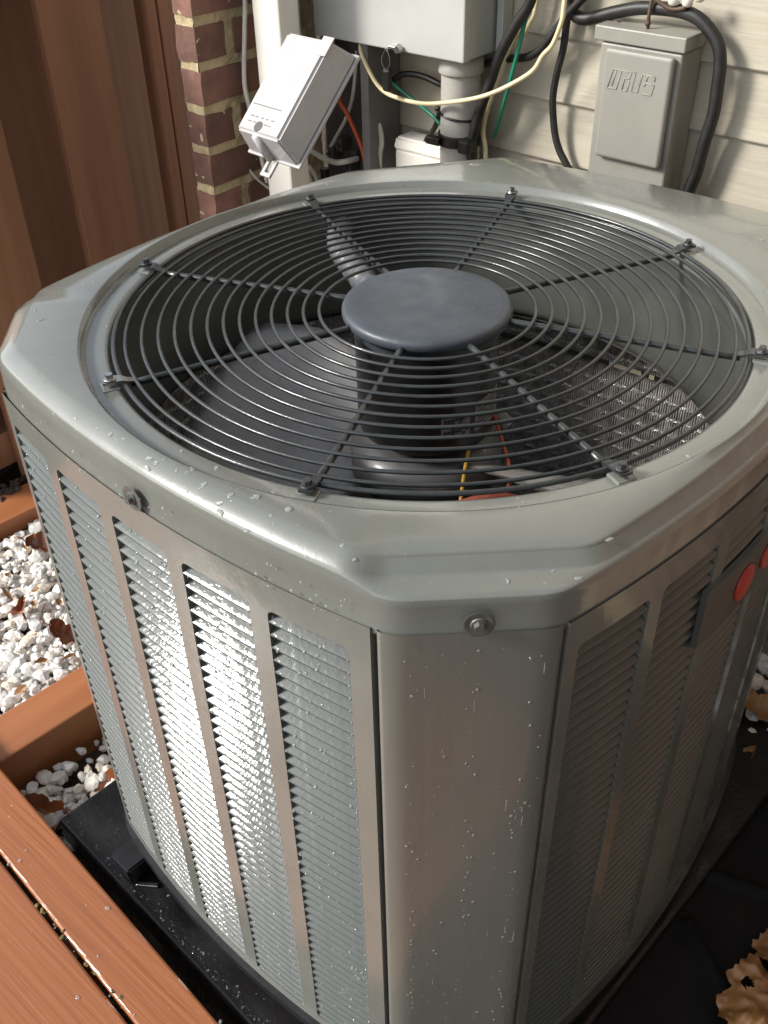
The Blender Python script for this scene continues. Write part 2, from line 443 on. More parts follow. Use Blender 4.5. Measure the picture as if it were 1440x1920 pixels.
# ------------------------------------------------------------------ landscape timbers and deck
def rotz(a, c): return Matrix.Translation(Vector(c)) @ Matrix.Rotation(a, 4, 'Z')
a5 = radians(-4.6)
bm = NB(); box(bm, (-.045, -.07, -.11), (.045, .95, 0), .004, M=rotz(a5, (-.588, -.34, -.808)))
single('landscape_timber', bm, MT['timber'], 'thick orange brown timber edging between the white stones and the black pad', 'timber')
bm = NB(); box(bm, (-.046, -.4, -.04), (.046, .9, 0), .003, M=rotz(a5, (-1.112, .0, -.80)))
single('edging_plank', bm, MT['timber'], 'thin brown edging plank at the foot of the fence, far side of the stones', 'plank')

dk = thing('wooden_deck', 'wet orange brown deck boards beside the black pad', 'deck', (-.4, -.6, -.90))
a = radians(-4.6)
ys = [(.0, -.073), (-.079, -.225), (-.231, -.377), (-.383, -.529)]
for i, (ya, yb) in enumerate(ys):
    bm = NB()
    if i == 0:
        box(bm, (-.9, yb, -.028), (1.1, ya, 0), .0035, M=rotz(a, (-.30, -.4185, -.780)))
    else:
        box(bm, (-.9, yb, -.028), (1.1, ya, 0), .0035, M=rotz(a, (-.30, -.4185, -.780)))
    part('deck_board', bm, MT['deck'], dk)
bm = NB()
for x in (-.8, -.35, .1, .55): box(bm, (x-.02, -.5, -.13), (x+.02, -.025, -.031), M=rotz(a, (-.30, -.4185, -.780)))
part('joist', bm, MT['deck'], dk)

# ------------------------------------------------------------------ equipment pad
bm = NB()
t = bmesh.new(); bmesh.ops.create_cube(t, size=1)
for v in t.verts:
    v.co = Vector((v.co.x*.756+.008, v.co.y*.897+.0365, v.co.z*.055))
bmesh.ops.bevel(t, geom=t.edges[:], offset=.006, segments=3, profile=.5, affect='EDGES')
t.transform(rotz(radians(-3.2), (0, -.0, -.8425)))
me = bpy.data.meshes.new('t'); t.to_mesh(me); t.free(); bm.from_mesh(me); bpy.data.meshes.remove(me)
single('equipment_pad', bm, MT['pad'], 'flat black plastic pad under the grey cooling unit', 'pad')

# ------------------------------------------------------------------ the air conditioner
AC = thing('air_conditioner', 'large grey green outdoor cooling unit with round fan guard on top and louvred sides', 'air conditioner', (0, .03, -.81))
def smax(vals, k):
    m = max(vals); return m + k*math.log(sum(math.exp((v-m)/k) for v in vals))
def line_f(p, q):
    # outward distance to line p->q (outline runs counter-clockwise: outside is to the right)
    dx, dy = q[0]-p[0], q[1]-p[1]; l = hypot(dx, dy); nx, ny = dy/l, -dx/l
    return lambda x, y: (x-p[0])*nx + (y-p[1])*ny
cF = line_f((.252,-.3586), (.345,-.271)); cR = line_f((.336,.345), (.258,.464))
cB = line_f((-.243,.433), (-.337,.31)); cL = line_f((-.370,-.250), (-.272,-.344))
sFL = lambda x, y: (-.379-.02*x+.4*x*x) - y
sFR = lambda x, y: x - (.38-.43*(y-.02)**2)
sBR = lambda x, y: y - (.474-.35*(x-.1)**2)
sBL = lambda x, y: (-.383+.33*(y+.05)**2) - x
def outline(n, side=0, cham=None, k=.0035, fl=None):
    """polar radii of the plan outline, moved inwards by side (cham at the corners)"""
    cham = side if cham is None else cham
    fl = side if fl is None else fl
    R = []
    for i in range(n):
        t = 2*pi*i/n; lo, hi = .2, .7
        for _ in range(26):
            m = (lo+hi)/2; x, y = m*cos(t), m*sin(t)
            v = smax([sFL(x,y)+fl, sFR(x,y)+side, sBR(x,y)+side, sBL(x,y)+side, cF(x,y)+cham, cR(x,y)+cham, cB(x,y)+cham, cL(x,y)+max(fl, min(cham, fl*1.15))], k)
            if v > 0: hi = m
            else: lo = m
        R.append(lo)
    return R
N = 480
TH = [2*pi*i/N for i in range(N)]
O = lambda *a, **k: outline(N, *a, **k)
r0 = O(0)
def inner(side, cham): return [max(v, .3545) for v in O(side, cham, k=.003)]
circ = lambda r: [r]*N
# how far a plan angle belongs to the sloping front left edge (1) or to the stepped edges and corners (0)
WS = []
for i in range(N):
    x, y = r0[i]*cos(TH[i]), r0[i]*sin(TH[i])
    d = max(sFL(x,y), cL(x,y)) - max(sBL(x,y), sFR(x,y), sBR(x,y), cF(x,y), cR(x,y), cB(x,y))
    t = min(1, max(0, (d-.002)/.022)); WS.append(t*t*(3-2*t))
mixz = lambda zs, zc: [zc + (zs-zc)*w for w in WS]
flat = lambda z: [z]*N
def edge(fl, sd, ch, zs, zc): return ([max(v, .3545) for v in outline(N, sd, ch, .003, fl)], mixz(zs, zc))
loops = [(O(.004), flat(-.049)), (O(.0012), flat(-.0525)), (r0, flat(-.0515)), (r0, flat(-.0215)),
         edge(.0, .0, .0, -.0160, -.0190), edge(.0004, .0004, .0004, -.0138, -.0171), edge(.0013, .0012, .0012, -.0120, -.0158), edge(.0030, .003, .003, -.0104, -.0150),
         edge(.0062, .0075, .0120, -.0078, -.0140), edge(.0098, .0095, .0285, -.0049, -.0126), edge(.0135, .0105, .0303, -.0021, -.0122), edge(.0172, .0113, .0312, .0003, -.0113),
         edge(.0205, .0195, .0398, .0019, -.0031), edge(.0225, .0204, .0407, .0027, -.0014), edge(.0240, .0220, .0425, .0031, -.0006),
         ([max(v, .353) for v in outline(N, .030, .055, .003, .0255)], mixz(.0034, .0020)), (circ(.3520), flat(.0034)), (circ(.3498), flat(.0028)), (circ(.3482), flat(-.0045)), (circ(.3462), flat(-.0062)), (circ(.343), flat(-.0062)),
         (circ(.3275), flat(-.0058)), (circ(.3245), flat(-.0068)), (circ(.3222), flat(-.0094)), (circ(.3208), flat(-.0135)), (circ(.3203), flat(-.020))]
bm = NB()
# inner loops must never cross the ones outside them
P = []
prev = None
for r, z in loops:
    if prev: r = [min(v, p-.0004) for v, p in zip(r, prev)]
    prev = r
    P.append([Vector((r[i]*cos(TH[i]), r[i]*sin(TH[i]), z[i])) for i in range(N)] )
V = [[bm.verts.new(p) for p in row] for row in P]
for A, B in zip(V, V[1:]):
    for i in range(N): bm.faces.new((A[i], A[(i+1)%N], B[(i+1)%N], B[i]))
for row in (V[11], V[12], V[6]):
    for i in range(N):
        if WS[i] < .35:
            e = bm.edges.get((row[i], row[(i+1)%N]))
            if e: e.smooth = False
lid = part('lid', bm, MT['paint'], AC, smooth=True)

def screw(pos, nrm, parent, r=.006, dimple=True, m=None):
    pos = Vector(pos); nrm = Vector(nrm).normalized()
    bm = NB()
    cyl(bm, pos, pos+nrm*.0012, r*1.5, r*1.35, 20)
    cyl(bm, pos+nrm*.0012, pos+nrm*.0052, r, r*.92, 6)
    return part('screw', bm, m or MT['steel'], parent)
def dimple(pos, nrm, parent, r=.012):
    pos = Vector(pos); nrm = Vector(nrm).normalized()
    a = nrm.orthogonal().normalized(); b = nrm.cross(a); bm = NB()
    prof = [(r, .00005), (r*.9, .0004), (r*.8, .0003), (r*.75, .0001)]
    n = 28
    rings = [[bm.verts.new(pos + nrm*h + rr*(cos(2*pi*i/n)*a + sin(2*pi*i/n)*b)) for i in range(n)] for rr, h in prof]
    for A, B in zip(rings, rings[1:]):
        for i in range(n): bm.faces.new((A[i], A[(i+1)%n], B[(i+1)%n], B[i]))
    bm.faces.new(rings[-1])
    part('boss_shade', bm, MT['shroud'], parent, smooth=True)  # near-flat disc, its darker paint stands in for shadow in the recess
nF = Vector((1,-1.06,0)).normalized()
pF = Vector((.2985, -.3148, -.0345)); pF += nF*(-cF(pF.x, pF.y)+.0002)
dimple(pF, nF, lid); screw(pF+nF*.0003, nF, lid, .0042, m=MT['shroud'])
pL = Vector((-.012, -.379+.00024-.0002, -.033))
dimple(pL, (0,-1,0), lid); screw(pL+Vector((0,-.0003,0)), (0,-1,0), lid, .0042, m=MT['shroud'])

# side panels -------------------------------------------------------
cFL = lambda s: Vector((s, -.379-.02*s+.4*s*s+.003, 0))
cFR = lambda s: Vector((.38-.43*(s-.02)**2-.003, s, 0))
cBR = lambda s: Vector((s, .474-.35*(s-.1)**2-.003, 0))
cBL = lambda s: Vector((-.383+.33*(s+.05)**2+.003, s, 0))
ZT, ZB = -.077, -.7445
LP = .0145
def nrm_of(c, s, sgn):
    d = (c(s+1e-4)-c(s-1e-4)).normalized(); return sgn*Vector((d.y, -d.x, 0))
def panel(c, s0, s1, slots, sgn, name='side_panel', label=None):
    bm = NB()
    cuts = [s0] + [v for ab in slots for v in ab] + [s1]
    rows = [-.762, ZB, ZT, -.046]
    def strip(a, b, z0, z1):
        n = max(1, int(abs(b-a)/.012)+1)
        P = [[c(a+(b-a)*i/n)+Vector((0,0,z)) for z in (z0, z1)] for i in range(n+1)]
        grid(bm, P)
    for i in range(len(cuts)-1):
        isslot = i % 2 == 1
        strip(cuts[i], cuts[i+1], rows[0], rows[1]); strip(cuts[i], cuts[i+1], rows[2], rows[3])
        if not isslot: strip(cuts[i], cuts[i+1], rows[1], rows[2])
    for a, b in slots:
        na, nb = nrm_of(c, a, sgn), nrm_of(c, b, sgn)
        for s, nn in ((a, na), (b, nb)):
            grid(bm, [[c(s)+Vector((0,0,z)) for z in (ZB, ZT)], [c(s)-nn*.0180+Vector((0,0,z)) for z in (ZB, ZT)]])
        for z in (ZB, ZT):
            n = 6
            grid(bm, [[c(a+(b-a)*i/n)+Vector((0,0,z)), c(a+(b-a)*i/n)-nrm_of(c,a+(b-a)*i/n,sgn)*.0180+Vector((0,0,z))] for i in range(n+1)])
        r = .007
        for (s, sd) in ((a, 1), (b, -1)):
            for (z, zd) in ((ZT, -1), (ZB, 1)):
                K = bm.verts.new(c(s)+Vector((0,0,z)))
                arc = []
                for i in range(6):
                    th = pi/2*i/5
                    arc.append(bm.verts.new(c(s+sd*(r-r*sin(th)))+Vector((0,0,z+zd*(r-r*cos(th))))))
                for p, q in zip(arc, arc[1:]): bm.faces.new((K, p, q))
    # folded ends
    for s in (s0, s1):
        nn = nrm_of(c, s, sgn)
        grid(bm, [[c(s)+Vector((0,0,z)) for z in (rows[0], rows[3])], [c(s)-nn*.012+Vector((0,0,z)) for z in (rows[0], rows[3])]])
    return part(name, bm, MT['paint'], AC, label=label)
# louvre profile: (distance out, height in pitches)
LPROF = [(-.0022,-.06), (.0006,-.03), (.0017,.03), (.0014,.13), (.0002,.26), (-.0017,.40), (-.0043,.56), (-.0075,.72), (-.0106,.86), (-.0128,.95), (-.0132,1.1)]
LPROF_W = [(-.0008,-.08), (.0014,-.05), (.0021,-.01), (.0014,.045), (-.0006,.15), (-.0042,.33), (-.0081,.52), (-.0121,.71), (-.0157,.89), (-.0166,1.0)]
def slat_bm(c, a, b, z0, sgn, nseg=3, e=.0002):
    bm = NB()
    P = []
    for i in range(nseg+1):
        s = a+e+(b-a-2*e)*i/nseg; nn = nrm_of(c, s, sgn)
        P.append([c(s)+nn*(d-.0018)+Vector((0,0,z0+h*LP)) for d, h in (LPROF_W if c is cFL else LPROF)])
    grid(bm, P); return bm
NS = 46
def louvres(pan, c, slots, sgn, counts):
    rest = NB()
    for (a, b), cnt in zip(slots, counts):
        src = None
        for k in range(NS):
            z = ZT - LP*(k+1) + .0008
            if k < cnt:
                if src is None:
                    bm = slat_bm(c, a, b, z, sgn)
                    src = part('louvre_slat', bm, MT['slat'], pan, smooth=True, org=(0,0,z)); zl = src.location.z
                else: again(src, pan, (src.location.x, src.location.y, zl - LP*k))
            else:
                t = slat_bm(c, a, b, z, sgn, 2)
                me = bpy.data.meshes.new('t'); t.to_mesh(me); t.free(); rest.from_mesh(me); bpy.data.meshes.remove(me)
    if len(rest.verts):
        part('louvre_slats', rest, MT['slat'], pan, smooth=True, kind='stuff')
    else: rest.free()
slFL = [(-.2585+.0985*i, -.2585+.0985*i+.0785) for i in range(5)]
slFR = [(-.250+.0985*i, -.250+.0985*i+.0815) for i in range(6)]
slBR = [(-.19+.0985*i, -.19+.0985*i+.0785) for i in range(5)]
slBL = [(-.235+.0985*i, -.235+.0985*i+.0785) for i in range(5)]
pFL = panel(cFL, -.2700, .2335, slFL, 1)
louvres(pFL, cFL, slFL, 1, [46]*5)
pFR = panel(cFR, -.2625, .3345, slFR, 1)
louvres(pFR, cFR, slFR, 1, [46, 24, 0, 0, 0, 0])
pBR = panel(cBR, -.231, .256, slBR, -1); louvres(pBR, cBR, slBR, -1, [0]*5)
pBL = panel(cBL, -.241, .284, slBL, -1); louvres(pBL, cBL, slBL, -1, [0]*5)

# corner posts follow the rounded outline between two plan angles
bodyR = outline(2880, .0030, k=.0028)
def post(p, q, label=None):
    t0, t1 = atan2(p[1], p[0]) % (2*pi), atan2(q[1], q[0]) % (2*pi)
    if t1 < t0: t1 += 2*pi
    n = 44; bm = NB(); rowsP = []
    for i in range(n+1):
        t = t0 + (t1-t0)*i/n; r = bodyR[int(round(t/(2*pi)*2880)) % 2880]
        rowsP.append(Vector((r*cos(t), r*sin(t), 0)))
    # folded edges inward
    c0 = rowsP[0]*.965; c1 = rowsP[-1]*.965
    rowsP = [c0] + rowsP + [c1]
    zs = [-.762, -.6, -.45, -.3, -.15, -.046]
    grid(bm, [[p_+Vector((0,0,z)) for z in zs] for p_ in rowsP])
    return part('corner_post', bm, MT['post'], AC, smooth=True, label=label)
post((.2385,-.3565), (.3415,-.2675), 'wide smooth front corner panel with water drops')
post((.3325,.348), (.262,.461)); post((-.237,.432), (-.335,.29)); post((-.3675,-.2445), (-.274,-.341))

# base pan
bm = NB()
oo = outline(240, -.0045, k=.006); oi = outline(240, .004, k=.006)
lv = [(oi, -.750), (oi, -.7605), (oo, -.7615), (oo, -.7725), (oo, -.7735), (oi, -.779), ([v*.86 for v in oi], -.781)]
Vv = [[bm.verts.new((r[i]*cos(2*pi*i/240), r[i]*sin(2*pi*i/240), z)) for i in range(240)] for r, z in lv]
for A, B in zip(Vv, Vv[1:]):
    for i in range(240): bm.faces.new((A[i], A[(i+1)%240], B[(i+1)%240], B[i]))
bm.faces.new(Vv[-1])
part('base_pan', bm, MT['black'], AC)
for (x, y, an) in ((-.232, -.362, -.05), (.22, -.345, .1), (.30, .3, .5), (-.28, .30, .3)):
    bm = NB()
    t = bmesh.new(); bmesh.ops.create_cube(t, size=1)
    for v in t.verts:
        v.co = Vector((v.co.x*(.044 if v.co.z > 0 else .036), v.co.y*(.056 if v.co.z > 0 else .046), v.co.z*.040))
    bmesh.ops.bevel(t, geom=t.edges[:], offset=.003, segments=2, affect='EDGES')
    t.transform(rotz(an, (x, y, -.793)))
    me = bpy.data.meshes.new('t'); t.to_mesh(me); t.free(); bm.from_mesh(me); bpy.data.meshes.remove(me)
    part('foot', bm, MT['black'], AC)
bm = NB(); box(bm, (-.016,-.0035,0), (.016,.0035,.004), .001, M=rotz(.6, (-.200,-.3725,-.8145)))
part('foot_clip', bm, MT['steel'], AC)

# shroud, coil, added light-blocking liner
bm = NB()
lathe(bm, [(.3206,-.0195), (.3196,-.03), (.3186,-.10), (.3180,-.150), (.3205,-.158), (.326,-.163), (.340,-.165)], n=128)
part('fan_shroud', bm, MT['shroud'], AC, smooth=True)
bm = NB()
for i in range(4): pass
oc = outline(160, .033, k=.02)
P = [[Vector((oc[i%160]*cos(2*pi*i/160), oc[i%160]*sin(2*pi*i/160), z)) for z in (-.77, -.165)] for i in range(161)]
grid(bm, P)
P = [[Vector((oc[i%160]*cos(2*pi*i/160), oc[i%160]*sin(2*pi*i/160), -.1655)) , Vector((.325*cos(2*pi*i/160), .325*sin(2*pi*i/160), -.1655))] for i in range(161)]
grid(bm, P)
bm.faces.new([bm.verts.new((oc[i]*cos(2*pi*i/160), oc[i]*sin(2*pi*i/160), -.755)) for i in range(160)])
part('light_block_liner', bm, MT['dark'], AC)  # added liner, stops light passing through louvres and fins
# coil on the wall side and on the right side: fins + tube rows
bm = NB(); tb = NB()
def coil(c, sgn, s0, s1, z0, z1, off):
    n = int((s1-s0)/.0036)
    for i in range(n):
        s = s0 + .0036*i; nn = nrm_of(c, s, sgn); d = Vector((-nn.y, nn.x, 0))
        b0 = c(s) - nn*off; dep = .009 + .0012*(random.random()-.5)
        A = [b0 - d*.0007, b0 - d*.0007 - nn*dep, b0 + d*.0007 - nn*dep, b0 + d*.0007]
        vb = [bm.verts.new(p + Vector((0,0,z0))) for p in A]; vt = [bm.verts.new(p + Vector((0,0,z1))) for p in A]
        for k in range(3): bm.faces.new((vb[k], vb[k+1], vt[k+1], vt[k]))
        bm.faces.new(vt)
    z = z0 + .01
    while z < z1:
        n2 = int((s1-s0)/.0036)
        for i in range(n2):
            s = s0 + .0036*i + .0018; nn = nrm_of(c, s, sgn); d = Vector((-nn.y, nn.x, 0))
            q = c(s) - nn*(off+.0096) + Vector((0,0,z + .0016*(random.random()-.5) + .0012*noise.noise(Vector((s*23, z*9, 1)))))
            w = .0013; h = .0012 + .0024*random.random()
            vv = [tb.verts.new(q + d*w + Vector((0,0,h))), tb.verts.new(q - d*w + Vector((0,0,h))), tb.verts.new(q - d*w - Vector((0,0,h)) - nn*.0016), tb.verts.new(q + d*w - Vector((0,0,h)) - nn*.0016)]
            tb.faces.new(vv)
        z += .0254
coil(cBR, -1, -.20, .236, -.75, -.262, .040); coil(cBR, -1, -.20, .236, -.250, -.168, .040)
coil(cFR, 1, -.235, .31, -.75, -.17, .040); coil(cBL, -1, -.20, .25, -.75, -.17, .040)
part('coil_fins', bm, MT['coil'], AC, kind='stuff'); part('coil_tubes', tb, MT['tube'], AC, kind='stuff')
for a, b in ((.0, .05), (.062, .07), (.12, .16), (.175,.205), (.215,.232)):
    bm = NB(); P = [[cBR(s) + Vector((0, -.0455, z)) for z in (-.2595, -.2525)] for s in (a, (a+b)/2, b)]
    grid(bm, P)
    part('gap_siding_strip', bm, MT['gapcream'], AC)  # cream strips painted in for bright siding showing through the coil gap

# fan guard ---------------------------------------------------------
gd = bpy.data.objects.new('fan_guard', None)
bm = NB(); torus(bm, .3185, .0024, -.0045, 128, 8); guard = part('fan_guard', bm, MT['wire'], AC, smooth=True)
for i in range(13):
    R = .1115 + .0163*i
    bm = NB(); torus(bm, R, .0019, -.0015 - .003*(i/12), 112, 8, wob=.0006*(random.random()-.5)); part('guard_ring', bm, MT['wire'], guard, smooth=True)
A0 = 1.9336 - pi/4       # first spoke
DA = [-.84, -.27, .78, 1.31, .6, .17, -.58, -1.17]
for k in range(8):
    t = A0 - k*pi/4 + radians(DA[k]); u = Vector((cos(t), sin(t), 0)); w = Vector((-u.y, u.x, 0))
    bm = NB()
    pts = [u*.075 + Vector((0,0,-.0055)), u*.2 + Vector((0,0,-.0065)), u*.312 + Vector((0,0,-.0075))]
    tube(bm, pts, .0036, 8, 4)
    sp = part('spoke', bm, MT['wire'], guard, smooth=True)
    # flattened, raised end tab
    bm = NB()
    P = []
    for r, hw_, z in ((.305,.0033,-.0068), (.314,.0045,-.0045), (.320,.0062,-.0012), (.336,.0062,-.0006), (.3375,.0052,-.0007)):
        P.append([u*r - w*hw_ + Vector((0,0,z+.0022)), u*r + w*hw_ + Vector((0,0,z+.0022))])
    V1 = grid(bm, P)
    V2 = grid(bm, [[p - Vector((0,0,.0024)) for p in row] for row in P])
    for i in range(len(P)-1):
        for j in (0, 1): bm.faces.new((V1[i][j], V1[i+1][j], V2[i+1][j], V2[i][j]))
    bm.faces.new((V1[-1][0], V1[-1][1], V2[-1][1], V2[-1][0]))
    part('end_tab', bm, MT['wire'] if k != 4 else MT['steel'], sp and guard)
    screw(u*.330 + Vector((0,0,.0022)), (0,0,1), guard, .0040, m=MT['steel'] if k in (4, 7) else MT['wire'])
# recess notch plates in the lid ring under each tab
for k in range(8):
    t = A0 - k*pi/4 + radians(DA[k]); u = Vector((cos(t), sin(t), 0))
    bm = NB(); box(bm, (-.0105,-.0095,-.0080), (.0065,.0095,-.0045), .0018, M=Matrix.Translation(u*.333) @ Matrix.Rotation(t, 4, 'Z'))
    part('tab_boss', bm, MT['paint'], lid)

bm = NB()
lathe(bm, [(.0005,.0052), (.02,.0051), (.05,.0048), (.075,.0042), (.0835,.0034), (.0868,.0018), (.0882,-.0008), (.0884,-.006), (.0862,-.0095), (.083,-.0100), (.079,-.0145), (.078,-.022)], n=96)
part('motor_cap', bm, MT['cap'], AC, smooth=True)
bm = NB()
lathe(bm, [(.0765,-.018), (.0768,-.03), (.0760,-.034), (.0760,-.130), (.0745,-.138), (.066,-.144), (.03,-.147), (.001,-.1475)], n=72)
motor = part('fan_motor', bm, MT['motor'], AC, smooth=True)
def curved_label(t0, t1, z0, z1, r, m, name, par):
    bm = NB(); n = 8
    grid(bm, [[Vector((r*cos(t0+(t1-t0)*i/n), r*sin(t0+(t1-t0)*i/n), z)) for z in (z0, z1)] for i in range(n+1)])
    return part(name, bm, m, par)
tl = radians(-48)
l1 = curved_label(radians(-40), radians(-15), -.118, -.092, .0766, MT['label'], 'motor_label', motor)
bm = NB()
for i in range(7):
    for j in range(6):
        if random.random() < .5:
            t = radians(-38 + 3.1*i); z = -.115 + .0036*j
            grid(bm, [[Vector((.0769*cos(q), .0769*sin(q), h)) for h in (z, z+.0034)] for q in (t, t+radians(2.9))])
part('print_block', bm, MT['ink'], l1)
l2 = curved_label(radians(-10), radians(34), -.118, -.082, .0766, MT['label'], 'motor_label', motor)
bm = NB()
for j in range(6):
    z = -.113 + .0046*j
    for a_, b_ in ((-7, 5), (8, 14+3*(j%3))):
        grid(bm, [[Vector((.0769*cos(radians(q)), .0769*sin(radians(q)), h)) for h in (z, z+.0013)] for q in (a_, (a_+b_)/2, b_)])
part('print_line', bm, MT['ink'], l2)
# fan hub + blades
bm = NB(); lathe(bm, [(.001,-.150), (.03,-.150), (.05,-.156), (.085,-.162), (.0855,-.20), (.02,-.205), (.001,-.205)], n=48)
part('fan_hub', bm, MT['hub'], AC, smooth=True)
src = None
for k, an in enumerate((196, 16)):
    if src is None:
        bm = NB(); P = []
        t = radians(an); u = Vector((cos(t), sin(t), 0)); w = Vector((-u.y, u.x, 0))
        for i in range(11):
            r = .06 + .235*i/10; row = []
            ch = .060 + .085*sin(pi*.5*min(1, i/7)) ; be = radians(-36 + 10*i/10)
            for j in range(13):
                s = (j/12-.5)*2
                q = u*(r - .018*s*s*(i/10)) + w*(ch*s*cos(be) + .02*(i/10)) + Vector((0,0,-.190 + ch*s*sin(be) + .010*(1-s*s)))
                row.append(q)
            P.append(row)
        V1 = grid(bm, P)
        bmesh.ops.solidify(bm, geom=bm.faces[:], thickness=.0018)
        src = part('fan_blade', bm, MT['blade'], AC, smooth=True, org=(0,0,-.2))
    else:
        again(src, AC, src.location, (0,0,radians(an-196)))
# flexible conduit to the motor, loose wires
bm = NB()
tube(bm, [(-.335,.255,-.052), (-.305,.212,-.044), (-.275,.165,-.040), (-.232,.118,-.038), (-.185,.088,-.040), (-.12,.055,-.045), (-.07,.03,-.05)], .016, 14, 16,
     rfun=lambda i, n: .0150 + .0016*sin(i*1.25))
part('flex_conduit', bm, MT['flex'], AC, smooth=True)
bm = NB(); tube(bm, [(.066,-.006,-.135), (.078,-.03,-.150), (.092,-.055,-.165), (.11,-.085,-.19)], .0022, 8, 6); part('yellow_wire', bm, MT['yellow'], AC, smooth=True)
bm = NB(); tube(bm, [(.066,.034,-.12), (.088,.025,-.150), (.112,.004,-.165), (.13,-.03,-.18), (.15,-.07,-.2)], .002, 8, 6); part('orange_wire', bm, MT['orange'], AC, smooth=True)
bm = NB(); tube(bm, [(.10,-.09,-.165), (.125,-.062,-.155), (.150,-.030,-.165), (.19,.01,-.2)], .0055, 8, 6); part('red_wire_sleeve', bm, MT['redwire'], AC, smooth=True)
bm = NB(); cyl(bm, (.063,.044,-.128), (.078,.048,-.140), .0085, .0085, 18); part('terminal_tag', bm, MT['label'], AC)

# badge on the right side
def onFR(y, z, o): 
    p = cFR(y); n = nrm_of(cFR, y, 1); return p + n*o + Vector((0,0,z))
bm = NB()
def plate(bm, y0, y1, z0, z1, o0, o1, n=10):
    F = grid(bm, [[onFR(y0+(y1-y0)*i/n, z, o1) for z in (z0, z1)] for i in range(n+1)])
    for z in (z0, z1): grid(bm, [[onFR(y0+(y1-y0)*i/n, z, o) for o in (o0, o1)] for i in range(n+1)])
    for y in (y0, y1): grid(bm, [[onFR(y, z0, o) for o in (o0, o1)], [onFR(y, z1, o) for o in (o0, o1)]])
plate(bm, -.083, .098, -.192, -.124, -.0005, .0055)
bdg = part('badge', bm, MT['badge'], AC, label='dark name plate with a red round mark')
for (yc, zc, ry, rz) in ((-.008, -.160, .0175, .019), (.050, -.158, .024, .017)):
    bm = NB(); n = 36
    c_ = bm.verts.new(onFR(yc, zc, .0082)); ring = [bm.verts.new(onFR(yc+ry*cos(2*pi*i/n), zc+rz*sin(2*pi*i/n), .0080)) for i in range(n)]
    ring2 = [bm.verts.new(onFR(yc+ry*cos(2*pi*i/n), zc+rz*sin(2*pi*i/n), .0060)) for i in range(n)]
    for i in range(n):
        bm.faces.new((c_, ring[i], ring[(i+1)%n])); bm.faces.new((ring[i], ring2[i], ring2[(i+1)%n], ring[(i+1)%n]))
    part('red_mark', bm, MT['red'], bdg)

# ------------------------------------------------------------------ rain drops on the unit
bead_me = None
def bead(bm, p, n, r, h=.45, st=1.0, down=None):
    n = Vector(n).normalized(); a = Vector(down) if down is not None else Vector((random.uniform(-1,1), random.uniform(-1,1), random.uniform(-1,1)))
    a = (a - n*a.dot(n)).normalized(); b = n.cross(a); p = Vector(p)
    k = 8; rings = []
    for (rr, hh) in ((1.0, -.12), (.93, .45), (.6, .84)):
        rings.append([bm.verts.new(p + r*rr*(st*cos(2*pi*i/k)*a + sin(2*pi*i/k)*b*(1+.12*sin(i*2.3+r*9e3))) + n*(h*r*hh)) for i in range(k)])
    t = bm.verts.new(p + n*h*r)
    for A, B in zip(rings, rings[1:]):
        for i in range(k): bm.faces.new((A[i], A[(i+1)%k], B[(i+1)%k], B[i]))
    for i in range(k): bm.faces.new((rings[-1][i], rings[-1][(i+1)%k], t))
rng = random.Random(3)
bm = NB()
def lid_z(x, y):
    t = atan2(y, x) % (2*pi); i = int(t/(2*pi)*N) % N; r = hypot(x, y)
    for A, B in zip(P_lid, P_lid[1:]):
        if B[i][0] <= r <= A[i][0]:
            f = (A[i][0]-r)/max(1e-6, A[i][0]-B[i][0]); return A[i][1] + (B[i][1]-A[i][1])*f
    return None
prev = None; P_lid = []
for r, z in loops:
    if prev: r = [min(v, p-.0004) for v, p in zip(r, prev)]
    prev = r; P_lid.append([(v, zz_) for v, zz_ in zip(r, z)])
P_lid = P_lid[7:]
for _ in range(900):
    x, y = rng.uniform(-.38,.4), rng.uniform(-.38,.46)
    z = lid_z(x, y)
    if z is None: continue
    wgt = .35 + (.6 if noise.noise(Vector((x*9, y*9, 2))) > .12 else 0) + (.4 if y < -.25 else 0)
    if rng.random() > wgt*.62: continue
    r = .0007 + .0015*rng.random()**4
    bead(bm, (x, y, z-.0001), (0,0,1), r, .38, 1 + rng.random()*1.2)
for _ in range(40):
    x = rng.gauss(.06, .09); y = -.356 + rng.gauss(0, .008); z = lid_z(x, y)
    if z is None: continue
    bead(bm, (x, y, z), (0,-.2,1), .0012 + .0022*rng.random()**3, .3, 1 + rng.random()*.8)
for _ in range(26):
    x, y = rng.uniform(-.33,.33), rng.uniform(-.36,.40)
    if hypot(x, y) < .362 or cF(x, y) > -.06 or abs(sFR(x, y)) < .045 or abs(sFL(x, y)) < .03: continue
    z = lid_z(x, y)
    if z is None: continue
    bead(bm, (x, y, z-.0001), (0,0,1), .003 + .004*rng.random(), .05, 1 + 1.0*rng.random())
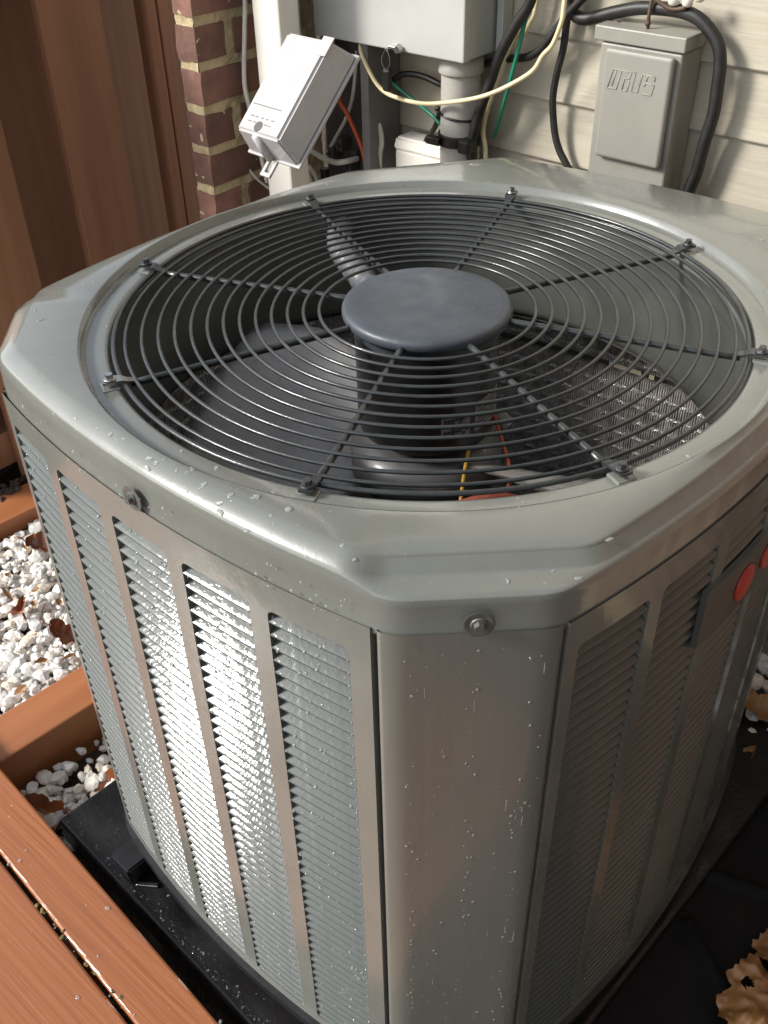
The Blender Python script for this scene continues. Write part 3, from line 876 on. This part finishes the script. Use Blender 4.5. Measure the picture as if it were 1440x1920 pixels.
# front post
for _ in range(170):
    f = rng.random(); x = .258 + .08*f; y = -.3535 + .0865*(x-.2545)/.089
    y = y + cF(x, y)*1.06*0 ; n = nF; z = -.06 - .69*rng.random()
    p = Vector((x, y, z)); p -= n*(cF(x, y)+.0031)
    big = rng.random() < .13
    bead(bm, p, n, (.0010 + .0009*rng.random()) if big else .0004 + .0005*rng.random(), .34, 1.25 if big else 1.0, (0,0,-1))
for q in range(3):
    x = (.262, .2975, .327)[q]
    for _ in range(26):
        xx = x + rng.gauss(0, .0015); p = Vector((xx, -.3535 + .0865*(xx-.2545)/.089, -.07 - .6*rng.random())); p -= nF*(cF(p.x, p.y)+.0031)
        bead(bm, p, nF, .0005 + .0009*rng.random(), .5, 1.3, (0,0,-1))
for _ in range(16):
    x = .258 + .08*rng.random(); p = Vector((x, -.3535 + .0865*(x-.2545)/.089, -.08 - .62*rng.random())); p -= nF*(cF(p.x, p.y)+.0031)
    bead(bm, p, nF, .0006, .3, 6 + 14*rng.random(), (0,0,-1))
# flange
for _ in range(60):
    x = rng.uniform(-.2,.24); y = -.379-.02*x+.4*x*x; bead(bm, (x, y, -.022-.026*rng.random()), (0,-1,0), .0006+.001*rng.random()**2, .5, 1.2, (0,0,-1))
# louvres
for (a, b) in slFL:
    for k in range(NS):
        z = ZT - LP*(k+1) + .0008
        for _ in range(rng.choice((2,3,4,4,5,6))):
            s = a + (b-a)*rng.random(); d, h = rng.choice(((.0015,.05),(.0015,.05),(-.0003,.15),(-.0019,.24),(.0021,0)))
            nn = nrm_of(cFL, s, 1)
            bead(bm, cFL(s) + nn*(d-.0018) + Vector((0,0,z+h*LP)), nn + Vector((0,0,.9)), .0006 + .0011*rng.random()**2, .6, 1.1, (0,0,-1))
        bead(bm, cFL(b-.0012) + Vector((0,0,z+.02*LP)), (.1,-1,.3), .0009+.0004*rng.random(), .9)
for (a, b) in slFR[:3]:
    for k in range(NS):
        z = ZT - LP*(k+1) + .0008
        if rng.random() < .55:
            bead(bm, cFR(a+.001) + Vector((0,0,z+.05*LP)), (1,-.1,.3), .0007, .8)
part('water_droplets', bm, MT['water'], AC, smooth=True, kind='stuff')

# deck drops
bm = NB()
Md = rotz(a, (-.30, -.4185, -.780))
for _ in range(240):
    p = Md @ Vector((rng.uniform(-.45,.62), rng.uniform(-.36,-.005), .0))
    bead(bm, p, (0,0,1), .0008 + .0022*rng.random()**4, .45, 1 + .8*rng.random())
part('water_droplets', bm, MT['water'], dk, smooth=True, kind='stuff')

bm = NB()
Mp = rotz(radians(-3.2), (0, 0, -.8425))
for _ in range(170):
    q = abs(rng.gauss(0, .006)); x = rng.uniform(-.36,.37)
    p = Mp @ Vector((x, -.4035 + q + .002*noise.noise(Vector((x*30,0,0))), .0274))
    bead(bm, p, (0,-.2 if q < .003 else 0,1), .0005 + .0012*rng.random()**3, .5, 1 + rng.random())
for _ in range(60):
    p = Mp @ Vector((rng.uniform(-.36,.3), rng.uniform(-.40,-.345), .0274)); bead(bm, p, (0,0,1), .0005 + .0012*rng.random()**4, .5, 1 + rng.random())
single('pad_droplets', bm, MT['water'], 'rain droplets along the front edge of the black pad', 'water droplets', kind='stuff', smooth=True)

# ------------------------------------------------------------------ grey utility box on the wall
ub = thing('utility_box', 'large pale grey metal electrical box on the siding above the conduit', 'electrical box', (-.56, .65, .055))
bm = NB(); box(bm, (-.722, .612, .057), (-.404, .6985, .62), .002); part('enclosure', bm, MT['boxgrey'], ub)
bm = NB(); box(bm, (-.7235, .594, .0555), (-.4025, .6115, .62), .0025); part('cover_panel', bm, MT['boxgrey'], ub)
bm = NB(); box(bm, (-.552, .588, .058), (-.534, .6015, .0635), .001); box(bm, (-.5335, .585, .0565), (-.5305, .596, .068), .001)
cyl(bm, (-.528, .590, .061), (-.528, .581, .061), .0062, .0055, 20)
part('latch', bm, MT['steel'], ub)
bm = NB(); box(bm, (-.735, .66, .09), (-.7245, .6985, .62), .001); part('mounting_flange', bm, MT['boxgrey'], ub)
bm = NB(); box(bm, (-.398, .672, .05), (-.386, .6975, .62), .001); part('back_flange', bm, MT['boxgrey'], ub)

sl_ = thing('seal_tag', 'black plastic seal tag on a thin wire loop under the pale grey box', 'tag', (-.554, .588, -.006))
bm = NB(); tube(bm, [(-.556,.588,.0585), (-.562,.588,.05), (-.566,.588,.040), (-.563,.588,.030), (-.556,.588,.026), (-.549,.588,.034), (-.549,.588,.046), (-.554,.588,.0565)], .0008, 6, 5); part('wire_loop', bm, MT['steel'], sl_, smooth=True)
bm = NB(); box(bm, (-.5635, .584, -.009), (-.5465, .593, .027), .004, seg=3); part('tag_body', bm, MT['black'], sl_)

# conduit pipe
cp = thing('conduit_pipe', 'upright grey plastic conduit pipe below the pale grey box', 'pipe', (-.4485, .65, -.9))
bm = NB(); cyl(bm, (-.4485,.65,-.95), (-.4485,.65,.034), .0325, .0325, 40, False); part('pipe', bm, MT['pvc'], cp, smooth=True)
bm = NB(); lathe(bm, [(.0325,.026), (.0365,.026), (.0372,.028), (.0372,.0545), (.0325,.0548)], (-.4485,.65), 40); part('collar', bm, MT['pvc'], cp, smooth=True)
bm = NB()
lathe(bm, [(.0330,-.088), (.0365,-.088), (.0368,-.0865), (.0368,-.0715), (.0362,-.070), (.0330,-.070)], (-.4485,.65), 40)
box(bm, (-.4885,.607,-.0865), (-.460,.622,-.0735), .002); box(bm, (-.425,.612,-.092), (-.402,.637,-.069), .004)
part('clamp', bm, MT['black'], cp)
for z, tilt, lab in ((.028, .0, 'black cable tie round the top of the grey conduit'), (-.040, -.13, 'black cable tie halfway down the grey conduit')):
    bm = NB()
    pts = [(-.4485+.0338*cos(2*pi*i/24), .65+.0338*sin(2*pi*i/24), z + tilt*.0338*cos(2*pi*i/24)) for i in range(25)]
    tube(bm, pts, .0021, 6, 0)
    if tilt: box(bm, (-.4875,.630,z+.001), (-.479,.638,z+.009), .002)
    single('cable_tie', bm, MT['black'], lab, 'cable tie', 'cable ties on the conduit')

# small white box
wb = thing('junction_box', 'small white plastic junction box low on the siding just behind the lid', 'junction box', (-.49, .64, -.16))
bm = NB(); box(bm, (-.590,.648,-.17), (-.437,.6975,-.126), .004); part('base', bm, MT['trim'], wb)
bm = NB()
t = bmesh.new(); bmesh.ops.create_cube(t, size=1)
for v in t.verts:
    k = .84 if v.co.z > 0 else 1
    v.co = Vector((-.5135 + v.co.x*.160*(.95 if v.co.z > 0 else 1), .671 + v.co.y*.053*k, -.1145 + v.co.z*.022))
bmesh.ops.bevel(t, geom=t.edges[:], offset=.004, segments=2, affect='EDGES'); me = bpy.data.meshes.new('t'); t.to_mesh(me); t.free(); bm.from_mesh(me); bpy.data.meshes.remove(me)
part('cover', bm, MT['trim'], wb)

# ------------------------------------------------------------------ disconnect box with raised door and embossed mark
db = thing('disconnect_box', 'grey metal disconnect box with raised door panel and hood on the siding', 'electrical box', (-.126, .67, -.1))
bm = NB(); box(bm, (-.1905,.6385,-.105), (-.0615,.6985,.1085), .003); part('enclosure', bm, MT['discgrey'], db)
bm = NB(); box(bm, (-.2005,.634,.1105), (-.0575,.6995,.1305), .002); part('hood', bm, MT['discgrey'], db)
bm = NB(); box(bm, (-.1765,.6265,-.049), (-.0685,.6380,.1045), .0055, seg=4); door = part('door', bm, MT['discgrey'], db)
bm = NB()
S = [[(-.1656,.0514),(-.159,.078),(-.1227,.0783),(-.1264,.052),(-.1169,.0524),(-.1119,.0783)], [(-.1656,.0514),(-.1509,.0517),(-.1462,.0763)], [(-.1588,.0554),(-.1539,.0764)],
     [(-.1417,.0516),(-.1397,.0677),(-.1317,.0689),(-.1297,.0772)], [(-.1417,.0516),(-.134,.0516),(-.1313,.0658)], [(-.1163,.0609),(-.1119,.0783),(-.0917,.0767),(-.0927,.071)],
     [(-.1101,.0514),(-.0951,.0519),(-.0918,.0656),(-.105,.0671),(-.1071,.0624)], [(-.1053,.069),(-.1035,.0777)]]
for st in S: tube(bm, [(x, .6266, z) for x, z in st], .0011, 6, 0)
part('embossed_mark', bm, MT['discgrey'], door, smooth=True)
bm = NB(); cyl(bm, (-.181,.665,.1305), (-.181,.665,.1325), .0028, .0025, 10); part('screw', bm, MT['rust'], db)

# ------------------------------------------------------------------ open terminal box: back plate, channel, tilted cover
tbx = thing('terminal_box', 'open grey telephone terminal box back with loose wires behind the tilted cover', 'terminal box', (-.71, .67, -.25))
bm = NB(); box(bm, (-.795,.684,-.30), (-.640,.6975,.052), .002); part('back_plate', bm, MT['cavity'], tbx)
bm = NB(); box(bm, (-.6365,.612,-.30), (-.6180,.6965,.055), .0015); part('side_channel', bm, MT['channel'], tbx)
bm = NB()
for (x, z) in ((-.70,-.165), (-.735,-.15), (-.76,-.17), (-.715,-.185)):
    box(bm, (x-.007,.655,z-.012), (x+.007,.683,z+.012), .002); cyl(bm, (x, .655, z), (x, .648, z), .004, .004, 8)
part('terminal_block', bm, MT['cavity'], tbx)

cvx = [Vector(v) for v in ((.996,-.086,.015), (.05,.704,.708), (-.072,-.704,.706))]   # across, along, outward normal
cvo = Vector((-.576,.368,.045))
Mc = Matrix((cvx[0], cvx[1], -Vector((.072,.704,-.706)) if False else cvx[0].cross(cvx[1]))).transposed().to_4x4(); Mc.translation = cvo
tc_ = thing('terminal_cover', 'tilted grey plastic terminal cover with mounting tab leaning before the white downspout', 'cover', tuple(cvo))
bm = NB()
t = bmesh.new(); bmesh.ops.create_cube(t, size=1)
w, h, d, e = .0495, .083, .052, .011
for v in t.verts:
    k = 0 if v.co.z > 0 else 1
    v.co = Vector(((w+e*k)*2*v.co.x, (h+e*k)*2*v.co.y, 0 if v.co.z > 0 else -d))
bmesh.ops.bevel(t, geom=t.edges[:], offset=.004, segments=3, affect='EDGES'); t.transform(Mc)
me = bpy.data.meshes.new('t'); t.to_mesh(me); t.free(); bm.from_mesh(me); bpy.data.meshes.remove(me)
part('shell', bm, MT['cover'], tc_)
bm = NB(); box(bm, (-w-e-.003, -h-e-.003, -d-.004), (w+e+.003, h+e+.003, -d+.001), .0015, M=Mc); part('rim', bm, MT['cover'], tc_)
bm = NB()
for sgn in (-1, 1): box(bm, (sgn*.0085-.0035, -h-e-.026, -d-.004), (sgn*.0085+.0035, -h-e-.0005, -d+.0005), .0012, M=Mc)
box(bm, (-.012, -h-e-.031, -d-.0043), (.012, -h-e-.024, -d+.0008), .0014, M=Mc)
part('mounting_tab', bm, MT['cover'], tc_)
bm = NB(); cyl(bm, Mc @ Vector((-.004,-.071,.0006)), Mc @ Vector((-.004,-.071,-.002)), .0085, .0085, 20); part('screw_recess', bm, MT['cavity'], tc_)
bm = NB(); cyl(bm, Mc @ Vector((-.004,-.0835,-.004)), Mc @ Vector((-.004,-h-e-.0015,-d+.004)), .008, .0085, 16); part('screw_channel', bm, MT['cover'], tc_, smooth=True)
bm = NB(); box(bm, (.032,.058,-.001), (.056,.089,.0012), .001, M=Mc); part('hinge_pad', bm, MT['cover'], tc_)
bm = NB(); box(bm, (-.040,-.0385,.0002), (.026,-.0375,.0006), M=Mc)
part('moulded_line', bm, MT['cavity'], tc_)
bm = NB()
for i in range(5):
    for j in range(2):
        x = -.034 + .0125*i + .003*random.random(); box(bm, (x, -.058 - .009*j, .0001), (x + .004 + .005*random.random(), -.0562 - .009*j, .0004), M=Mc)
part('moulded_text', bm, MT['channel'], tc_, kind='stuff')

# ------------------------------------------------------------------ cables
def cable(pts, r, m, label, name='cable', cat='cable', group=None, sub=8):
    bm = NB(); tube(bm, pts, r, 10, sub); return single(name, bm, m, label, cat, group, smooth=True)
B = MT['bcable']
cable([(-.305,.64,.30), (-.310,.64,.20), (-.316,.64,.148), (-.341,.64,.11), (-.367,.64,.064), (-.384,.64,.018), (-.401,.64,-.026), (-.411,.64,-.063), (-.414,.64,-.1), (-.414,.65,-.3)], .0086, B, 'thick black cable slanting down beside the grey conduit into the clamp')
cable([(-.318,.65,.28), (-.319,.65,.18), (-.32,.65,.142), (-.329,.65,.121), (-.336,.65,.09), (-.344,.65,.057), (-.356,.652,.014), (-.373,.66,-.03), (-.387,.67,-.061), (-.398,.68,-.076)], .0034, MT['green'], 'green wire hanging down the siding right of the conduit', 'wire', 'wire')
cable([(-.252,.63,.30), (-.251,.63,.2), (-.252,.63,.148), (-.254,.63,.128), (-.266,.63,.096), (-.282,.63,.078), (-.299,.63,.053), (-.339,.625,.026), (-.38,.615,.006), (-.431,.608,-.009), (-.489,.605,-.021), (-.541,.608,-.023), (-.582,.61,-.017), (-.61,.61,.006), (-.634,.612,.044), (-.640,.64,.0545)], .0036, MT['cream'], 'long cream cable sagging across the front of the conduit', sub=8)
cable([(-.275,.68,.30), (-.275,.68,.2), (-.275,.68,.146), (-.275,.68,.134), (-.276,.68,.108), (-.278,.68,.077), (-.285,.68,.044), (-.289,.68,.01), (-.287,.68,-.015), (-.28,.68,-.048), (-.269,.68,-.073), (-.251,.68,-.096), (-.22,.682,-.14), (-.2,.684,-.25)], .0058, B, 'black cable curving down the bare siding left of the disconnect box')
cable([(-.20,.66,.21), (-.22,.66,.178), (-.244,.66,.152), (-.264,.66,.131), (-.29,.66,.097), (-.306,.662,.078), (-.327,.665,.064), (-.35,.668,.057), (-.379,.672,.051), (-.41,.68,.040), (-.44,.69,.03)], .0062, B, 'black cable curving in behind the pale grey box from upper right')
cable([(-.267,.67,.26), (-.269,.67,.18), (-.270,.67,.149), (-.265,.67,.137), (-.252,.67,.128), (-.232,.67,.128), (-.189,.67,.142), (-.148,.67,.152), (-.097,.67,.155), (-.066,.67,.15), (-.044,.67,.137), (-.027,.67,.119), (-.02,.67,.096), (-.018,.67,.067), (-.017,.67,.031), (-.023,.67,-.013), (-.027,.67,-.056), (-.034,.67,-.088), (-.05,.672,-.2), (-.06,.674,-.4)], .0092, B, 'thick black cable arching over the top and right of the disconnect box')
cable([(-.66,.685,-.05), (-.645,.68,-.034), (-.616,.67,-.02), (-.586,.67,-.003), (-.545,.67,.0), (-.501,.67,-.008), (-.46,.688,-.02)], .0052, B, 'short black cable bowed over between the channel and the conduit')
cable([(-.478,.688,-.01), (-.492,.66,-.037), (-.508,.66,-.074), (-.526,.66,-.099), (-.535,.665,-.112)], .0048, B, 'short black cable dropping left of the conduit to the white box')
cable([(-.655,.672,.002), (-.645,.66,-.004), (-.599,.66,-.021), (-.553,.66,-.041), (-.52,.66,-.055), (-.496,.655,-.065), (-.485,.66,-.075)], .0034, MT['green'], 'green wire running from the channel toward the conduit clamp', 'wire', 'wire')
cable([(-.352,.668,.098), (-.366,.668,.072), (-.383,.668,.030), (-.398,.665,-.012), (-.407,.66,-.06), (-.400,.66,-.1), (-.396,.66,-.2)], .0042, MT['cream'], 'pale cream cable following the thick black cable beside the conduit')
cable([(-.345,.672,.093), (-.338,.674,.108), (-.33,.676,.13), (-.325,.678,.2)], .0036, MT['cream'], 'short cream cable end behind the green wire at the top')
cable([(-.712,.640,-.050), (-.703,.63,-.062), (-.688,.63,-.077), (-.67,.63,-.104), (-.655,.63,-.13), (-.645,.63,-.165), (-.64,.64,-.25)], .0046, MT['orange'], 'orange wire bowing down inside the open terminal box', 'wire', 'wire')
cable([(-.643,.66,-.045), (-.631,.64,-.073), (-.619,.64,-.092), (-.615,.64,-.118), (-.621,.64,-.15), (-.63,.65,-.25)], .0050, MT['white'], 'white cable bowing right beside the grey channel')
cable([(-.695,.67,.02), (-.693,.66,-.027), (-.702,.66,-.064), (-.72,.66,-.101), (-.747,.66,-.139), (-.771,.66,-.172)], .0036, MT['white'], 'thin beige wire slanting behind the orange wire in the terminal box', 'wire', 'wire')
cable([(-.80,.61,-.150), (-.769,.62,-.161), (-.741,.62,-.167), (-.712,.62,-.168), (-.689,.622,-.162), (-.684,.65,-.163)], .0052, MT['white'], 'short white cable curving out from under the tilted cover')
cable([(-.80,.512,.30), (-.80,.512,.18), (-.80,.511,.115), (-.80,.504,.07), (-.80,.492,-.008), (-.797,.494,-.05), (-.79,.50,-.11), (-.785,.51,-.19)], .0042, MT['white'], 'long white cable hanging before the brick left of the downspout')
cable([(-.77,.6,.3), (-.767,.6,.18), (-.766,.6,.105), (-.765,.6,.052), (-.76,.61,-.02)], .0048, MT['white'], 'white cable hanging between the downspout and the pale grey box')
cable([(-.76,.645,.3), (-.748,.645,.105), (-.742,.65,.04), (-.73,.66,-.03)], .0075, MT['trim'], 'thick white cable close against the left edge of the pale grey box')
cable([(-.79,.60,-.175), (-.775,.61,-.20), (-.77,.615,-.24), (-.768,.62,-.3)], .0058, MT['white'], 'white cable looping below the tilted cover next to the lid')
cable([(-.765,.60,-.18), (-.755,.61,-.205), (-.752,.618,-.26)], .0045, MT['white'], 'thin white cable next to the dark plug below the tilted cover')
bm = NB(); cyl(bm, (-.742,.62,-.185), (-.742,.62,-.22), .009, .007, 14)
single('plug', bm, MT['black'], 'small black plug hanging below the tilted cover', 'plug')
cable([(-.825,.50,-.168), (-.812,.515,-.195), (-.793,.54,-.222), (-.775,.56,-.24)], .0026, MT['white'], 'thin white wire crossing the foot of the downspout from the mounting tab', 'wire', 'wire')

# clip holding the arching cable
cl = thing('cable_clip', 'rusty cable clip with pale insulators above the disconnect box', 'clip', (-.115, .672, .14))
bm = NB(); tube(bm, [(-.128,.655,.130), (-.129,.655,.150), (-.130,.66,.17)], .0026, 8, 4); bmesh.ops.create_icosphere(bm, subdivisions=2, radius=.0042, matrix=Matrix.Translation((-.1275,.652,.1375))); part('bracket', bm, MT['rust'], cl, smooth=True)
for (x, z, r) in ((-.098,.168,.009), (-.078,.1675,.0075), (-.062,.176,.008)):
    bm = NB(); lathe(bm, [(.0005,z+r*1.4), (r*.7,z+r*1.3), (r,z+r*.5), (r*.9,z-r*.4), (r*.5,z-r*.7), (.0005,z-r*.7)], (x,.663), 16); part('insulator', bm, MT['white'], cl, smooth=True)
bm = NB(); tube(bm, [(-.126,.66,.168), (-.108,.66,.160), (-.095,.66,.158), (-.078,.66,.162)], .003, 8, 5); part('wire_bail', bm, MT['rust'], cl, smooth=True)

# ------------------------------------------------------------------ gravel
def stone(bm, c, r, rg):
    t = bmesh.new(); bmesh.ops.create_icosphere(t, subdivisions=2 if r > .011 else 1, radius=1)
    s = Vector((rg.uniform(.75,1.3), rg.uniform(.7,1.1), rg.uniform(.55,.9))); off = Vector((rg.random()*50, rg.random()*50, rg.random()*50))
    cuts = [(Vector((rg.gauss(0,1), rg.gauss(0,1), rg.gauss(0,1))).normalized(), rg.uniform(.45,.78)) for _ in range(7)]
    for v in t.verts:
        p = v.co.copy()
        for n, d in cuts:
            q = p.dot(n)
            if q > d: p -= n*(q-d)*.85
        p *= 1 + .10*noise.noise(p*1.2 + off)
        v.co = Vector((p.x*s.x, p.y*s.y, p.z*s.z))*r
    t.transform(Matrix.Translation(c) @ Matrix.Rotation(rg.random()*6.3, 4, 'Z') @ Matrix.Rotation(rg.uniform(-.6,.6), 4, 'X'))
    me = bpy.data.meshes.new('t'); t.to_mesh(me); t.free(); bm.from_mesh(me); bpy.data.meshes.remove(me)
rg = random.Random(11)
bm = NB()
cnt = 0
for lay, (zz, r0_, r1_, num) in enumerate(((-.856,.012,.020,1000), (-.844,.012,.024,1900), (-.833,.008,.020,1500))):
    for _ in range(num):
        x = rg.uniform(-1.07,-.63); y = rg.uniform(-.36,.42)
        xl = -1.112 + .046 + .08*y; xr = -.588 - .045 + .08*(y+.34)
        if x < xl+.008 or x > xr-.004+ .01*rg.random(): continue
        # the line of sight only reaches the part left of the unit
        if y > .42: continue
        r = r0_ + (r1_-r0_)*rg.random()**1.8
        stone(bm, (x, y, zz + .006*rg.random()), (.48 + .52*rg.random())*r, rg); cnt += 1
single('white_gravel', bm, MT['gravel'], 'bed of white crushed stones between the timber and the fence', 'gravel', kind='stuff', smooth=False)
bm = NB()
for _ in range(640):
    x = rg.uniform(-.53,-.375); y = rg.uniform(-.42,.1)
    f = (x+.53)/.16
    if rg.random() > .25 + .75*f + (.5 if y < -.3 else 0): continue
    stone(bm, (x, y, -.895 + .022*rg.random() + .012*f), (.007 + .010*rg.random()**1.5), rg)
single('pocket_gravel', bm, MT['gravel'], 'small patch of white stones in the corner by the black pad', 'gravel', kind='stuff')
bm = NB()
for _ in range(170):
    x = rg.uniform(.28,.60); y = rg.uniform(.43,.66)
    stone(bm, (x, y, -.826 + .01*rg.random()), .008 + .012*rg.random(), rg)
for (x, y) in ((.352,.352), (.366,.30), (.40,.36), (.345,.30)): stone(bm, (x, y, -.830), .008, rg)
single('wall_gravel', bm, MT['gravel'], 'pale stones on the black fabric at the far right of the unit', 'gravel', kind='stuff')
# brown litter in the gravel and moss crumbs in the deck seam
bm = NB()
for _ in range(50):
    x = rg.uniform(-1.04,-.64); y = rg.uniform(-.33,.36)
    if x < -1.05 + .08*y or x > -.64 + .08*(y+.34): continue
    c = Vector((x, y, -.822 + .012*rg.random())); d = Vector((rg.gauss(0,1), rg.gauss(0,1), rg.gauss(0,.35))).normalized()*rg.uniform(.008,.022)
    w_ = d.cross(Vector((rg.gauss(0,.3), rg.gauss(0,.3), 1))).normalized()*rg.uniform(.002,.008)
    pts = [c-d, c-d*.3+w_+Vector((0,0,.003)), c+d*.5+w_*.7, c+d, c+d*.4-w_*.8+Vector((0,0,.002)), c-d*.4-w_]
    top = [bm.verts.new(p) for p in pts]; mid = bm.verts.new(c+Vector((0,0,-.002)))
    for i in range(6): bm.faces.new((mid, top[i], top[(i+1)%6]))
single('leaf_litter', bm, MT['leaftan'], 'scraps of broken brown leaf scattered through the white stones', 'leaf litter', kind='stuff')
bm = NB()
for _ in range(80):
    p = Md @ Vector((rg.choice((-.16,.06,.2,.33)) + rg.gauss(0,.03), -.076 + rg.gauss(0,.0022), -.006 + .007*rg.random())); stone(bm, p, .0015 + .003*rg.random()**2, rg)
part('seam_debris', bm, MT['moss'], dk, kind='stuff')
# bark crumbs below the fence
bm = NB()
for _ in range(150):
    x = rg.uniform(-1.20,-1.13); y = rg.uniform(-.1,.5)
    stone(bm, (x + .08*y, y, -.812 + .012*rg.random()), .005 + .010*rg.random(), rg)
single('bark_mulch', bm, MT['soil'], 'dark soil and bark crumbs along the foot of the fence', 'mulch', kind='stuff')

# ------------------------------------------------------------------ fallen leaves
def oak(size, lobes, width, curl, fold, seed, th=.0006):
    rg = random.Random(seed); n = 40; bm = NB()
    L_, R_s, C_ = [], [], []
    for i in range(n+1):
        t = i/n
        env = sin(pi*min(1, t**.8))**.7 * (1 - .25*t)
        lob = .62 + .38*abs(sin(pi*lobes*t + .4)) ** .6
        wv = width*size*env*lob + .0006
        wl_, wr_ = wv*(1+.18*rg.uniform(-1,1)*.4), wv*(1+.18*rg.uniform(-1,1)*.4)
        zc = curl*size*(t-.5)**2*2 + .006*noise.noise(Vector((t*5, seed, 0)))
        def edge(wd, sg):
            return [Vector((size*(t-.5), sg*wd*f, zc + fold*size*(f*f)*(.6+.4*sin(5*t+seed)) + .05*size*f*noise.noise(Vector((t*9, sg*f*4, seed))))) for f in (.33,.66,1)]
        L_.append([edge(wl_,1)[2], edge(wl_,1)[1], edge(wl_,1)[0]]); R_s.append(edge(wr_,-1)); C_.append(Vector((size*(t-.5), 0, zc-.001)))
    grid(bm, [L_[i] + [C_[i]] + R_s[i] for i in range(n+1)])
    tube(bm, [C_[0]+Vector((.002,0,.0006)), C_[0]+Vector((-.2*size,.02*size,.01)), C_[0]+Vector((-.34*size,.06*size,.004))], .0011, 5, 4)
    tube(bm, [C_[i]+Vector((0,0,.0004)) for i in range(0, n, 4)], .0008, 5, 0)
    return bm
def leaf(pos, rot, label, size=.09, lobes=4, width=.3, curl=.3, fold=.25, seed=1, m='leaf', group='fallen leaves'):
    bm = oak(size, lobes, width, curl, fold, seed)
    bm.transform(Matrix.Translation(pos) @ Matrix.Rotation(rot[2],4,'Z') @ Matrix.Rotation(rot[1],4,'Y') @ Matrix.Rotation(rot[0],4,'X'))
    return single('fallen_leaf', bm, MT[m], label, 'leaf', group, smooth=True)
leaf((-.402,-.255,-.862), (.35,-.5,1.3), 'wet red brown oak leaf standing against the stones beside the unit', .12, 4, .32, .25, .2, 4)
leaf((-.437,-.375,-.872), (.3,.1,.35), 'curled orange brown leaf on stones at the corner of the black pad', .085, 3, .34, .6, .5, 9)
leaf((-.375,-.318,-.868), (-.2,.1,.9), 'pale tan leaf wedged along the edge of the black pad', .085, 3, .3, .2, .1, 12, 'leaftan')
leaf((-.70,-.145,-.815), (.3,.2,.5), 'dark red brown leaf near the timber on the white stones', .07, 3, .32, .5, .4, 15)
leaf((-.74,-.09,-.815), (-.3,.1,2.4), 'orange leaf lying flat among the white stones by the unit', .065, 4, .3, .2, .1, 21, 'leaftan')
leaf((-.79,-.07,-.815), (.2,-.2,.2), 'thin tan leaf blade near the middle of the white stones', .06, 3, .22, .3, .2, 23, 'leaftan')
leaf((-.86,.02,-.815), (.1,.2,1.9), 'small brown leaf half buried in the white stones below the slats', .055, 3, .3, .4, .3, 27)
leaf((-.945,-.03,-.812), (.2,.1,.6), 'dull purple brown leaf at the far left of the white stones', .075, 4, .33, .4, .3, 31)
leaf((-.885,.06,-.812), (.4,-.2,2.8), 'shiny brown cupped leaf in the white stones near the unit', .055, 3, .36, .6, .5, 37)
leaf((-.83,-.17,-.815), (.1,.3,2.2), 'narrow reddish leaf at the left edge of the white stones', .05, 3, .24, .4, .3, 41)
# big crumpled leaves at the lower right
def crumple(cx, cy, cz, R, seed, hole, label):
    bm = NB(); n = 40; P = []
    for i in range(n+1):
        row = []
        for j in range(n+1):
            u, v = i/n*2-1, j/n*2-1
            rr = max(abs(u), abs(v)); an = atan2(v, u)
            R0 = R*(1 + .07*sin(5*an+1+seed) + .04*sin(11*an+seed) + .010*sin(29*an) + .012*sin(47*an+seed) + .10*noise.noise(Vector((6*cos(an), 6*sin(an), seed))))*rr
            x, y = R0*cos(an), R0*sin(an)*.95; q = Vector((x, y, 0))
            z = .26*R*noise.noise(q*30 + Vector((0,0,4+seed))) + .13*R*noise.noise(q*75 + Vector((0,0,seed))) + .04*R*abs(noise.noise(q*170)) + .12*R*(1-rr*rr) + .10*R*sin(an*3+seed)*rr
            row.append(Vector((x+cx, y+cy, z+cz)))
        P.append(row)
    grid(bm, P)
    if hole: bmesh.ops.delete(bm, geom=[f for f in bm.faces if (f.calc_center_median()-Vector((hole[0], hole[1], cz))).xy.length < .0075 + .002*noise.noise(f.calc_center_median()*300)], context='FACES')
    single('crumpled_leaf', bm, MT['leaftan'], label, 'leaf', 'crumpled leaves on the black fabric', smooth=True)
crumple(.548, .022, -.808, .066, 0, (.506, .030), 'large crumpled tan brown leaf with a hole on the black fabric')
crumple(.540, .110, -.815, .050, 2.2, None, 'crumpled brown leaf just behind the one with the hole')
leaf((.335,.475,-.806), (.2,.1,.3), 'flat pale brown leaf on the stones beyond the right side of the unit', .09, 3, .3, .2, .15, 51, 'leaftan')
leaf((.345,.375,-.822), (.1,-.2,1.2), 'small brown leaf at the edge of the black fabric beside the far stones', .05, 3, .3, .3, .2, 53, 'leaftan')

for o in COL.objects:
    if 'o_' in o: del o['o_']
